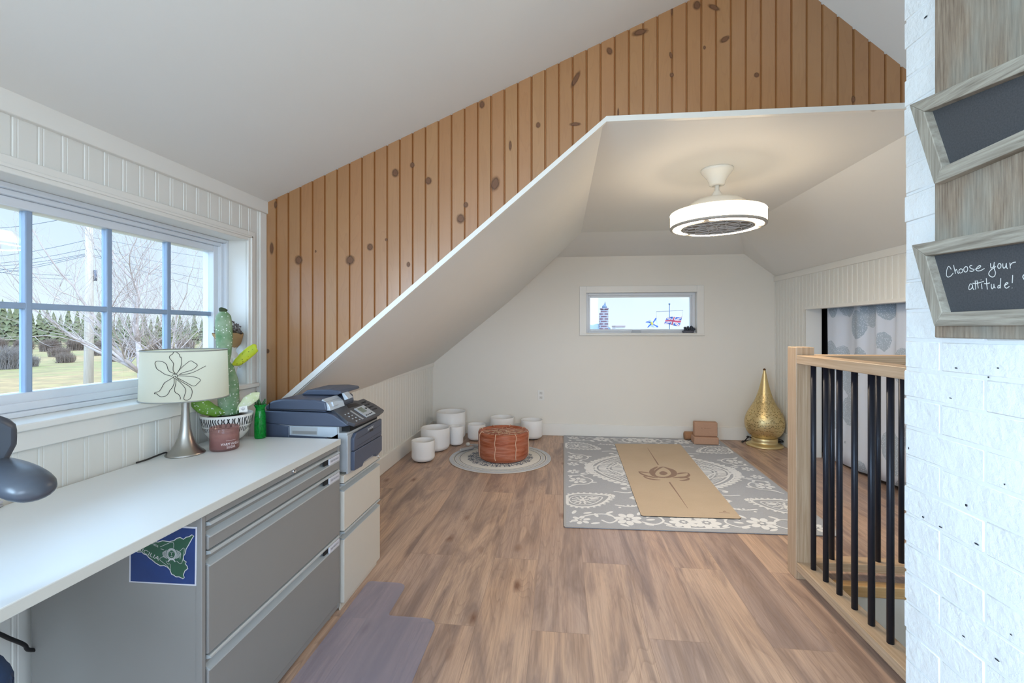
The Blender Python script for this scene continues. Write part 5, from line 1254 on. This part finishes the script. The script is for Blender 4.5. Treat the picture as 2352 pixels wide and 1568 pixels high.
for i in range(ny + 1):
    y = OY1 - .045 - (OY1 - .045 - (OY0 + .02)) * i / ny; row = []
    for j in range(nz_ + 1):
        t = j / nz_; hem = .012 + .10 * (i / ny) ** 1.5; z = hem + (1.40 - hem) * t
        amp = .012 + .014 * t; ph = y * 21 + 1.3 * math.sin(y * 5.0)
        dx = amp * math.sin(ph) + .006 * math.sin(ph * 2.3 + t * 2) + .03 * (1 - t) * noise.noise(Vector((y * 2.2, z * 1.4, 3)))
        row.append(mb.bm.verts.new((2.448 + dx * .75, y + .012 * (1 - t) * math.sin(y * 9), z)))
    grid.append(row)
for i in range(ny):
    for j in range(nz_): f = mb.bm.faces.new([grid[i][j], grid[i + 1][j], grid[i + 1][j + 1], grid[i][j + 1]]); f.smooth = True
CU = thing('curtain', 'pale curtain printed with round grey trees hanging across the closet opening', 'curtain', (2.448, 3.6, 1.40))
mb.build('curtain_fabric', M['curtain'], CU, solid=.0015)
mb = MB(); mb.tube([(2.448, OY0 - .02, 1.408), (2.448, OY1 + .02, 1.408)], .007, 10); mb.build('curtain_rod', M['white'], CU)

# stair railing
RLs = thing('stair_railing', 'oak railing with black metal balusters around the stairwell', 'railing', (1.16, 2.36, 0))
px0, px1, py0, py1 = 1.117, 1.200, 2.316, 2.400
mb = MB(); mb.box((px0, py0, 0), (px1, py1, 1.112), .003); mb.build('newel_post', M['oak_z'], RLs)
mb = MB(); mb.box((px0 + .001, 1.20, 1.033), (px1, py0, 1.074), .003); mb.build('handrail', M['oak_y'], RLs)
mb = MB(); mb.box((px0 + .001, 1.20, .044), (px1, py0, .083), .003); mb.build('bottom_rail', M['oak_y'], RLs)
mb = MB(); mb.box((px1, 2.318, 1.033), (RX - .005, 2.398, 1.074), .003); mb.build('handrail', M['oak_x'], RLs)
mb = MB(); mb.box((px1, 2.324, .044), (RX - .015, 2.404, .083), .003); mb.build('bottom_rail', M['oak_x'], RLs)
M['iron'] = plain('black_iron', srgb(38, 42, 54), .38, .35, var=.05)
def bal(x, y):
    o = bal0.copy(); COL.objects.link(o); o.parent = RLs; o.location = (x - 1.163, y - 2.253, 0); return o
mb = MB(); mb.lathe([(0, .0832), (.0115, .0832), (.0115, 1.0328), (0, 1.0328)], (1.163, 2.253, 0), 20); bal0 = mb.build('baluster', M['iron'], RLs)
for k in range(1, 11): bal(1.163, 2.253 - .0995 * k)
for k in range(9): bal(1.304 + .1035 * k, 2.364)

# ------------------------------------------------------------------ brick chimney and chalk boards
n = N('painted_brick'); nz = n.noise(n.pos(), 55, 5, .6)[0]; n2 = n.noise(n.pos(), 9, 3)[0]
n.p(color=n.mix(n2, srgb(240, 243, 243), srgb(231, 236, 238)), rough=.42, normal=n.bump(n.math('ADD', nz, n.math('MULTIPLY', n2, 2)), .5, .007)); M['brick'] = n.m
M['mortar'] = paint('painted_mortar', srgb(234, 238, 240), .5, .5, 70)
bx0, bx1, byo, by1 = .82, 1.42, .05, 1.19
mb = MB(); rr = random.Random(11)
mb.box((bx0 + .0016, byo, 0), (bx1, by1 - .003, 2.9), 0, 1)
ch, bl, mg = .0692, .2105, .0042
def brick(lo, hi):
    j = lambda s_: rr.uniform(-s_, s_)
    vs0 = len(mb.bm.verts)
    r_ = Matrix.Rotation(j(.008), 3, 'X') @ Matrix.Rotation(j(.006), 3, 'Z')
    mb.box(lo, hi, .0022, 0, 1, r_)
for r_ in range(42):
    z0_ = r_ * ch; off_ = 0 if r_ % 2 == 0 else bl / 2
    y = by1; first = True
    while y > byo + .02:
        ln = (bl / 2 if (first and off_ == 0) else bl); first = False
        ya, yb = max(y - ln + mg, byo), y
        dx = rr.uniform(-.0008, .0008)
        if yb - ya > .03: brick((bx0 + dx, ya, z0_ + rr.uniform(0, .002)), (bx0 + .05, yb + (rr.uniform(-.004, .003) if y == by1 else 0), z0_ + ch - mg + rr.uniform(-.002, .002)))
        y -= ln
    x = bx0 + .055
    while x < bx1 - .02:
        ln = bl; mb.box((x, by1 - .04, z0_), (min(x + ln - mg, bx1), by1 + rr.uniform(-.002, .002), z0_ + ch - mg)); x += ln
for (u, v, a_, b_) in ((2196, 845, 4, 1.5), (2183, 914, 4, 1), (2219, 1160, 3, 3), (2243, 1249, 6, 2), (2292, 845, 3, 1.5), (2270, 866, 2, 2), (2087, 1029, 1.5, 3), (2120, 1187, 3, 2), (2160, 1210, 5, 1.5), (2213, 1461, 4, 1.5), (2290, 1515, 6, 2), (2322, 1457, 3, 1.5), (2307, 1112, 2, 2), (2181, 26, 2, 4), (2126, 39, 5, 2)):
    c_ = at(u, v, 'X', bx0 - .0019); s_ = c_.y / 1045
    mb.poly([c_ + Vector((0, s_ * a_ * math.cos(t), s_ * b_ * math.sin(t))) for t in (0, .9, 1.9, 3.0, 4.1, 5.3)], 2)
struct(mb.build('wall_chimney', [M['brick'], M['mortar'], plain('chip_dark', srgb(40, 48, 60), .8)]), 'white painted brick chimney on the right')

SX = .8165
n = N('weathered_board'); g_ = n.noise(n.pos(scale=(1, 190, 10)), 1.0, 6, .7)[0]; h_ = n.noise(n.pos(scale=(1, 9, 4)), 1.2, 3)[0]
c_ = n.ramp(g_, [(.3, srgb(112, 96, 82)), (.55, srgb(152, 136, 118)), (.75, srgb(178, 166, 148))]); c_ = n.mix(n.ramp(h_, [(.46, (0, 0, 0)), (.70, (.6, .6, .6))]), c_, srgb(150, 154, 146))
n.p(color=c_, rough=.75, normal=n.bump(g_, .2, .003)); M['board'] = n.m
n = N('weathered_frame'); g_ = n.noise(n.pos(scale=(30, 7, 130)), 1.0, 5, .65, .3)[0]
n.p(color=n.ramp(g_, [(.28, srgb(116, 108, 96)), (.5, srgb(156, 149, 136)), (.75, srgb(188, 182, 168))]), rough=.7, normal=n.bump(g_, .3, .003)); M['frame'] = n.m
n = N('weathered_frame_upright'); g_ = n.noise(n.pos(scale=(30, 130, 7)), 1.0, 5, .65, .3)[0]
n.p(color=n.ramp(g_, [(.28, srgb(116, 108, 96)), (.5, srgb(156, 149, 136)), (.75, srgb(188, 182, 168))]), rough=.7, normal=n.bump(g_, .3, .003)); M['frame_v'] = n.m
n = N('chalkboard'); nz = n.noise(n.pos(), 330, 2)[0]; n2 = n.noise(n.pos(), 8, 3)[0]; n.p(color=n.mix(n.math('MULTIPLY', nz, .6), srgb(52, 53, 56), srgb(98, 98, 100)), rough=.8); M['chalk'] = n.m
SG = thing('chalkboard_sign', 'weathered wooden sign with two framed chalkboards hanging on the white brick chimney', 'sign', (SX, .85, 1.18))
mb = MB(); mb.box((SX - .011, .615, 1.181), (SX + .0005, 1.0825, 1.99), .002); mb.build('backing_board', M['board'], SG)
def chalk(name_lbl, corners, fw):
    fx = SX - .011
    def P3(c, x): return Vector((x, c[0], c[1]))
    cor = [Vector((c[0], c[1])) for c in corners]; n_ = 4; inner = []
    for i in range(4):
        p0, p1, p2 = cor[i - 1], cor[i], cor[(i + 1) % 4]
        e1 = (p1 - p0).normalized(); e2 = (p2 - p1).normalized(); m_ = Vector((sum(c.x for c in cor) / 4, sum(c.y for c in cor) / 4))
        n1 = Vector((-e1.y, e1.x)); n2_ = Vector((-e2.y, e2.x))
        if (m_ - p1).dot(n1) < 0: n1 = -n1
        if (m_ - p1).dot(n2_) < 0: n2_ = -n2_
        den = 1 + n1.dot(n2_); inner.append(p1 + (n1 + n2_) * (fw / den))
    mb = MB(); mb.prism([P3(c, fx - .0025) for c in inner], (.0025, 0, 0)); pan = mb.build('chalk_panel', M['chalk'], SG)
    for i in range(4):
        j = (i + 1) % 4
        mb = MB(); mb.prism([P3(cor[i], fx - .020), P3(cor[j], fx - .020), P3(inner[j], fx - .020), P3(inner[i], fx - .020)], (.020, 0, 0), bev=.0015)
        mb.build('frame_piece', M['frame'] if i % 2 else M['frame_v'], SG)
    return pan
fxp = SX - .031
def sp2(u, v): p = at(u, v, 'X', fxp); return (p.y, p.z)
u1 = [sp2(2088, 241), sp2(2145, 423), None, None]; u1[2] = (.64, u1[1][1] + .012); e_ = sp2(2352, 124); k_ = (e_[1] - u1[0][1]) / (e_[0] - u1[0][0]); u1[3] = (.565, u1[0][1] + k_ * (.565 - u1[0][0]))
chalk('upper', u1, .0285)
l1 = [sp2(2093, 563), sp2(2145, 749), None, None]; l1[2] = (.64, l1[1][1] + .001); e_ = sp2(2352, 516); k_ = (e_[1] - l1[0][1]) / (e_[0] - l1[0][0]); l1[3] = (.565, l1[0][1] + k_ * (.565 - l1[0][0]))
pan = chalk('lower', l1, .0285)
ST = [[(440, 575), (420, 540), (385, 505), (355, 540), (335, 620), (335, 710), (370, 745), (430, 720), (485, 655)], [(490, 475), (510, 560), (535, 670)], [(528, 625), (545, 580), (560, 580), (580, 630), (605, 670)],
 [(650, 565), (615, 590), (620, 640), (650, 655), (690, 630), (695, 585), (660, 558), (640, 568)], [(765, 515), (725, 550), (730, 610), (765, 632), (805, 600), (805, 530), (770, 508), (750, 525)], [(910, 485), (870, 490), (855, 520), (890, 555), (950, 575), (945, 600), (900, 618), (850, 605)],
 [(975, 570), (1060, 545), (1105, 505), (1080, 488), (1030, 520), (1000, 580), (1040, 608), (1110, 595), (1190, 550)], [(1325, 435), (1330, 520), (1345, 540), (1390, 510), (1410, 410)], [(1405, 470), (1410, 560), (1435, 640), (1420, 715), (1365, 745), (1300, 710), (1285, 660), (1320, 600), (1385, 550), (1445, 505)],
 [(1500, 455), (1485, 510), (1510, 550), (1550, 530), (1560, 470), (1530, 440), (1500, 452)], [(1600, 440), (1605, 520), (1630, 545), (1665, 510), (1680, 430)], [(1680, 430), (1685, 520), (1710, 560)], [(1760, 420), (1765, 480), (1768, 550)], [(1765, 500), (1800, 440), (1850, 415), (1895, 410)],
 [(915, 915), (870, 900), (840, 960), (840, 1020), (870, 1025), (910, 980), (920, 920)], [(920, 920), (930, 1000), (960, 1030)], [(980, 825), (985, 920), (990, 1025)], [(1020, 820), (1035, 900), (1050, 1000)], [(920, 885), (1000, 890), (1090, 868), (1175, 840)], [(1120, 890), (1128, 950), (1135, 1015)], [(1106, 806), (1116, 810)], [(1230, 770), (1240, 900), (1255, 1025)], [(1180, 890), (1240, 895), (1310, 875)],
 [(1345, 900), (1345, 970), (1365, 1010), (1400, 960), (1400, 900)], [(1400, 920), (1415, 980), (1440, 990)], [(1540, 930), (1500, 940), (1490, 985), (1520, 990), (1545, 950)], [(1555, 770), (1550, 880), (1545, 1000)], [(1630, 935), (1690, 910), (1720, 880), (1680, 875), (1650, 920), (1650, 970), (1690, 995), (1750, 955)], [(1825, 700), (1820, 790), (1815, 880)], [(1806, 990), (1818, 992)], [(2085, 690), (2060, 715), (2055, 750), (2085, 800)]]
mb = MB()
for s_ in ST: mb.ribbon(smooth_path([at(2140 + u / 9.8, 560 + v / 9.8, 'X', SX - .0137) for u, v in s_], 5), .0016, (-1, 0, 0))
mb.build('chalk_writing', plain('chalk', srgb(226, 226, 222), .95, var=.2, vscale=300), pan)

# ------------------------------------------------------------------ outdoors
GZ = -2.95
n = N('field'); p = n.pos(); a_ = n.noise(p, .06, 5, .6)[0]; b_ = n.noise(p, .7, 8, .7)[0]; e_ = n.noise(n.pos(scale=(1, 1, 1)), .25, 4)[0]
c_ = n.mix(n.ramp(a_, [(.40, (0, 0, 0)), (.56, (1, 1, 1))]), srgb(128, 114, 62), srgb(150, 118, 74)); c_ = n.mix(n.ramp(b_, [(.38, (0, 0, 0)), (.66, (.85, .85, .85))]), c_, srgb(104, 80, 50)); c_ = n.mix(n.ramp(e_, [(.5, (0, 0, 0)), (.7, (.6, .6, .6))]), c_, srgb(110, 116, 54))
n.p(color=c_, rough=.95); M['field'] = n.m
mb = MB(); mb.poly([(-400, -200, GZ), (300, -200, GZ), (300, 500, GZ), (-400, 500, GZ)]); struct(mb.build('ground', M['field']), 'pale dry field outside the window')
def on(u, D, z=GZ):                                            # ground point under photo column u at distance D
    d = ray(u, CY); return Vector((d.x * D, d.y * D, z))
n = N('weathered_pole'); n.p(color=n.mix(n.noise(n.pos(scale=(30, 30, 1.5)), 1, 4)[0], srgb(188, 172, 158), srgb(140, 126, 112)), rough=.85); M['pole'] = n.m
UP = thing('utility_pole', 'pale wooden utility pole standing in the field beyond the window', 'utility pole', on(202, 17))
pb = on(202, 17)
mb = MB(); mb.tube([pb, pb + Vector((.05, 0, 4.5)), pb + Vector((.06, 0, 9.5))], [.16, .135, .11], 14); mb.build('pole_shaft', M['pole'], UP)
mb = MB(); mb.tube([pb + Vector((.2, .1, 5.95)), pb + Vector((.2, .1, 6.35))], .05, 8); mb.tube([pb + Vector((.0, 0, 6.2)), pb + Vector((.22, .1, 6.2))], .02, 6); mb.build('insulator', plain('insulator', srgb(70, 80, 96), .6), UP)
M['wire'] = plain('wire', srgb(70, 80, 98), .7)
def wire(u0, v0, u1, v1, D0, D1, r, lab):
    d0, d1 = ray(u0, v0), ray(u1, v1); o = Vector((0, 0, EYE)); a = o + d0 * D0; b = o + d1 * D1
    pts = [a + (b - a) * (k / 14) - Vector((0, 0, .12 * math.sin(math.pi * k / 14))) for k in range(15)]
    mb = MB(); mb.tube(pts, r, 5)
    tag(mb.build('power_line', M['wire'], origin=a), 'thin power line running to the wooden utility pole outside the window' if lab == 0 else 'thin power line running right from the utility pole, behind the bare tree', 'power line', 'power lines left of the pole' if lab == 0 else 'power lines right of the pole')
for (v0, v1) in ((552, 586), (572, 600), (583, 604), (585, 618), (588, 626)): wire(195, v0, -120, v1 + 12, 16.9, 14.5, .008, 0)
wire(140, 500 + 4, -120, 524, 15, 14, .008, 0); wire(160, 632, -60, 604, 20, 15, .008, 0); wire(166, 641, -60, 612, 20, 15, .008, 0)
for (u1, v1, v0) in ((640, 640, 571), (640, 668, 585), (640, 700, 588), (330, 720, 560), (640, 610, 545)): wire(212, v0, u1, v1, 17.1, 22, .007, 1)

# bare tree
n = N('pale_bark'); n.p(color=n.mix(n.noise(n.pos(), 9, 4)[0], srgb(190, 172, 164), srgb(128, 108, 100)), rough=.9); M['bark'] = n.m
def tree(base, h, spread, seed, label, lean=(0, 0), depth=6):
    rr = random.Random(seed); T = thing('bare_tree', label, 'tree', base)
    tm, bm_ = MB(), MB()
    def grow(p, d, ln, r, lv, mbx):
        k = 4; pts = [p]; rs = [r]; q = p.copy(); dd = d.copy()
        for i in range(k):
            dd = (dd + Vector((rr.uniform(-1, 1), rr.uniform(-1, 1), rr.uniform(-.8, 1.0))) * (.07 if lv == 0 else .24)).normalized(); q = q + dd * ln / k; pts.append(q.copy()); rs.append(r * (1 - .45 * (i + 1) / k))
        mbx.tube(pts, rs, 6 if lv < 2 else (4 if lv < 4 else 3), smooth=True, cap=lv < 2)
        if lv >= depth or r < .0035: return
        nb = (6, 3, 3, 2, 2, 2)[min(lv, 5)]
        for i in range(nb + (rr.random() < .5)):
            f = rr.uniform(.35, 1.0) if lv else rr.uniform(.55, 1.0); b0 = pts[min(k, int(f * k))]
            az = rr.uniform(0, 2 * math.pi); side = Vector((math.cos(az), math.sin(az), rr.uniform(-.1, .5))).normalized()
            nd = (dd * (.75 if lv else .35) + side * spread * (.75 if lv else 1.0) + Vector((0, 0, .12))).normalized()
            grow(b0, nd, ln * (rr.uniform(.42, .62) if lv == 0 else rr.uniform(.58, .80)), r * (.60 if lv == 0 else .52) * (1.05 - .3 * f), lv + 1, bm_)
        grow(pts[-1], (dd + Vector((rr.uniform(-.3, .3), rr.uniform(-.3, .3), .2))).normalized(), ln * (.5 if lv == 0 else .78), rs[-1], lv + 1, bm_)
    grow(Vector(base), Vector((lean[0], lean[1], 1)).normalized(), h * .60, .115, 0, tm)
    tm.build('trunk', M['bark'], T); bm_.build('branches', M['bark'], T)
tree(on(338, 14), 6.3, .95, 4, 'bare spreading tree outside the window, right of the utility pole', (.05, 0))
# shrubs
M['twig'] = plain('shrub_twigs', srgb(128, 106, 92), .95, var=.3, vscale=6)
M['twig2'] = plain('shrub_twigs_grey', srgb(140, 126, 118), .95, var=.3, vscale=6)
sh_grp = 'leafless shrubs scattered over the field'
SHR = [(16, 47, 1.5, 2.6), (-52, 47, 1.6, 2.5), (70, 50, .9, 1.3)] + [(-70 + 62 * k, 84 + 4 * (k % 3), 2.1, 2.4 + .3 * math.sin(k * 2.2)) for k in range(11)] + [(-40 + 88 * k, 68 + 3 * (k % 2), 1.7, 1.5) for k in range(7)] + [(150, 56, 1.2, 1.3), (262, 58, 1.3, 1.4)]
for i, (u, D, r, h) in enumerate(SHR):
    c_ = on(u, D); mb = MB(); rr = random.Random(40 + i)
    for k in range(420):
        az, q_ = rr.uniform(0, 2 * math.pi), math.sqrt(rr.random()) * r * .7; b_ = c_ + Vector((q_ * math.cos(az), q_ * math.sin(az), 0)); tp = b_ + Vector((rr.uniform(-.35, .35) * r * .5, rr.uniform(-.35, .35) * r * .5, h * rr.uniform(.5, 1) * (1 - .4 * (q_ / r) ** 2)))
        md_ = (b_ + tp) / 2 + Vector((rr.uniform(-.2, .2), rr.uniform(-.2, .2), 0)); w_ = .015 * D / 50
        mb.tube([b_, md_, tp], [w_, w_ * .8, w_ * .3], 3, cap=False)
        for j in range(3): e2 = md_ + (tp - md_) * rr.random(); mb.tube([e2, e2 + Vector((rr.uniform(-1, 1), rr.uniform(-1, 1), rr.uniform(.1, 1))) * h * .22], [w_ * .6, w_ * .3], 3, cap=False)
    tag(mb.build('shrub', M['twig2'] if i in (0, 1, 2) else M['twig'], origin=c_), 'leafless brown shrub in the dry field beyond the window', 'shrub', sh_grp)
# evergreens at the far edge
n = N('spruce_green'); n.p(color=n.mix(n.noise(n.pos(), 1.4, 4)[0], srgb(58, 64, 44), srgb(116, 110, 74)), rough=.95); M['spruce'] = n.m
M['spruce_bark'] = plain('spruce_bark', srgb(96, 82, 70), .95)
for i in range(34):
    rr = random.Random(100 + i); u = -80 + i * 17 + rr.uniform(-2, 2); D = (104, 122, 140)[i % 3]; c_ = on(u, D)
    top_v = (684 if u < 62 else 706) + rr.uniform(-4, 18)
    if u > 230: top_v = 722 + rr.uniform(-8, 14)
    H_ = (CY - top_v) / FPX * D + (EYE - GZ); T = thing('spruce_tree', 'dark green spruce in the tree line at the far edge of the field', 'tree', c_, 'spruces along the far edge of the field')
    mb = MB(); Rb = min(H_ * rr.uniform(.15, .2), 2.3); L_ = 9; 
    for k in range(L_):
        z0_ = H_ * (.06 + .86 * k / L_); r_ = Rb * (1 - k / L_) ** .8 + .15; m_ = 11; top = mb.bm.verts.new(c_ + Vector((rr.uniform(-.1, .1), rr.uniform(-.1, .1), z0_ + H_ * .20)))
        rim = [mb.bm.verts.new(c_ + Vector((r_ * rr.uniform(.6, 1.1) * math.cos(2 * math.pi * j / m_ + k), r_ * rr.uniform(.6, 1.1) * math.sin(2 * math.pi * j / m_ + k), z0_ + rr.uniform(-.06, .05) * H_))) for j in range(m_)]
        for j in range(m_): mb.bm.faces.new([rim[j], rim[(j + 1) % m_], top])
    mb.build('foliage', M['spruce'], T)
    mb = MB(); mb.tube([c_, c_ + Vector((0, 0, H_ * .9))], [H_ * .02, .03], 6); mb.build('trunk', M['spruce_bark'], T)

# beyond the slit window: neighbouring chimney and roof, flag pole, far house
n = N('old_brick'); br = n.node('ShaderNodeTexBrick', {'Vector': n.pos(rot=(R(90), 0, 0)), 'Color1': srgb(88, 60, 68), 'Color2': srgb(110, 80, 86), 'Mortar': srgb(140, 136, 142), 'Scale': 1.0, 'Mortar Size': .03, 'Brick Width': .42, 'Row Height': .16}); n.p(color=br.outputs[0], rough=.9); M['obrick'] = n.m
def bp(u, v, D=30.0): return at(u, v, 'Y', D)
tl, br_ = bp(1380.5, 701), bp(1397.5, 752); 
NB = thing('house_roof', 'pale roof with a tall brick chimney seen through the small end-wall window', 'house', bp(1385, 760, 31))
def brect(mb, u0, v0, u1, v1, d, D=30.0, mi=0): a, b = bp(u0, v1, D), bp(u1, v0, D); mb.box((a.x, D, a.z), (b.x, D + d, b.z), 0, mi)
mb = MB(); brect(mb, 1381, 709, 1397, 900, .5); brect(mb, 1377.5, 718, 1383, 900, .42, 30.05); brect(mb, 1379.6, 706.5, 1398, 710, .6, 29.95, 0); ck = mb.build('brick_chimney', M['obrick'], NB)
mb = MB(); q0, q1, q2 = bp(1383, 707, 30.2), bp(1394, 707, 30.2), bp(1389.5, 697, 30.2); mb.tube([(q0 + q1) / 2, (q0 + q1) / 2 + Vector((0, 0, .12)), q2 - Vector((0, 0, .08)), q2], [.17, .14, .06, .06], 12); mb.tube([q2, q2 + Vector((0, 0, .12))], .02, 6); mb.build('chimney_cap', plain('cap_grey', srgb(80, 90, 106), .6), NB)
mb = MB(); mb.prism([bp(1340, 762, 31), bp(1340, 748, 31), bp(1353, 744.5, 31), bp(1362, 747, 31), bp(1371, 743, 31), bp(1388, 746, 31), bp(1402, 753, 31), bp(1402, 762, 31)], (0, 4, 0)); mb.build('roof', plain('roof_pale', srgb(120, 134, 148), .7), NB)
FH = thing('far_house', 'long low pale house roof on the horizon, seen through the small end-wall window', 'house', bp(1424, 756, 90))
mb = MB(); brect(mb, 1414, 750, 1436, 803, 6, 90); mb.build('walls', plain('far_wall', srgb(170, 158, 158), .8), FH)
mb = MB(); brect(mb, 1413.5, 747.5, 1436.5, 750, 6.4, 89.8); mb.build('roof', plain('far_roof', srgb(140, 118, 118), .8), FH)
FP = thing('flag_pole', 'thin flag pole with a ball top and crossarm seen through the small window', 'flag pole', bp(1537.5, 860, 25))
mb = MB(); mb.tube([Vector((bp(1537.5, 755, 25).x, 25, GZ)), bp(1537.5, 699, 25)], .022, 8); mb.build('pole_shaft', M['wire'], FP)
mb = MB(); mb.tube([bp(1507.5, 715.5, 25), bp(1569, 712.5, 25)], .012, 6); mb.tube([bp(1507.5, 715.5, 25), bp(1507.7, 729, 25)], .004, 4); mb.tube([bp(1569, 712.5, 25), bp(1567, 727, 25)], .004, 4); mb.build('crossarm', M['wire'], FP)
mb = MB(); mb.ball(bp(1537.5, 698, 25), .05, 0, 2); mb.build('ball_top', M['wire'], FP)
fr_, fb_, fw_ = plain('flag_red', srgb(140, 34, 54), .8, var=.02), plain('flag_blue', srgb(30, 46, 104), .8, var=.02), plain('flag_white', srgb(160, 160, 168), .8, var=.02)
def flag(quad, D, colour, mats, name, label, nu=48, nv=26):
    mb = MB(); g_ = []
    for i in range(nu + 1):
        row = []
        for j in range(nv + 1):
            a, b = i / nu, j / nv
            u = quad[0][0] * (1 - a) * (1 - b) + quad[1][0] * a * (1 - b) + quad[2][0] * a * b + quad[3][0] * (1 - a) * b; v = quad[0][1] * (1 - a) * (1 - b) + quad[1][1] * a * (1 - b) + quad[2][1] * a * b + quad[3][1] * (1 - a) * b
            row.append(mb.bm.verts.new(bp(u, v + .8 * math.sin(a * 7), D + .05 * math.sin(a * 9 + b * 2))))
        g_.append(row)
    for i in range(nu):
        for j in range(nv): f = mb.bm.faces.new([g_[i][j], g_[i + 1][j], g_[i + 1][j + 1], g_[i][j + 1]]); f.material_index = colour((i + .5) / nu, (j + .5) / nv); f.smooth = True
    tag(mb.build('flag', mats, origin=bp(quad[0][0], quad[0][1], D), solid=.004), label, 'flag')
def uk(a, b):
    x, y = (a - .5) * 2, (b - .5)
    if abs(x) < .10 or abs(y) < .10: return 0
    if abs(x) < .17 or abs(y) < .165: return 2
    d1, d2 = abs(y - x / 2) * .894, abs(y + x / 2) * .894
    if min(d1, d2) < .035: return 0
    if min(d1, d2) < .10: return 2
    return 1
flag(((1567, 727), (1531, 728.5), (1525, 743.5), (1561, 749)), 24.9, uk, [fr_, fb_, fw_], 'flag', 'red, white and blue crossed flag flying right of the flag pole')
def ns(a, b):
    x, y = (a - .5) * 2, (b - .5)
    if abs(x) < .22 and abs(y) < .2: return 0
    return 1 if min(abs(y - x / 2), abs(y + x / 2)) * .894 < .09 else 2
flag(((1507.6, 729), (1483, 739), (1487, 751.5), (1512, 751)), 25.1, ns, [plain('flag_yellow', srgb(180, 156, 60), .8), plain('flag_blue2', srgb(40, 60, 134), .8), fw_], 'flag', 'white flag with a blue diagonal cross flying left of the flag pole')

# little succulent on the slit window's sill
SU = thing('succulent', 'small dark succulent in a low bowl on the sill of the end-wall window', 'plant', (1.385, BY + .045, BW[2] - .0098))
sc0 = Vector((1.385, BY + .045, BW[2] - .0098))
mb = MB(); mb.lathe([(0, 0), (.034, 0), (.046, .010), (.052, .026), (.050, .036), (.046, .034), (0, .03)], sc0, 28, sx=1.25, sy=.72); mb.build('bowl', plain('bowl_grey', srgb(96, 96, 106), .5), SU)
mb = MB(); rr = random.Random(2)
for k in range(26):
    a_ = k * 2.4; r_ = .004 + .03 * (k / 26) ; d = Vector((math.cos(a_) * (.3 + k / 26), math.sin(a_) * .5 * (.3 + k / 26), 1.1 - .5 * k / 26)); b_ = sc0 + Vector((.018 + r_ * math.cos(a_), r_ * math.sin(a_) * .5, .032)); ln = .055 - .001 * k
    mb.tube([b_, b_ + d * ln * .4, b_ + d * ln * .8, b_ + d * ln], [.004, .009, .007, .001], 7, 0)
for k in range(14): mb.ball(sc0 + Vector((-.032 + rr.uniform(-.014, .014), rr.uniform(-.012, .012), .036 + .0028 * k)), .008, 0, 1)
mb.build('leaves', plain('succulent_dark', srgb(66, 72, 84), .5, var=.4, vscale=80), SU)
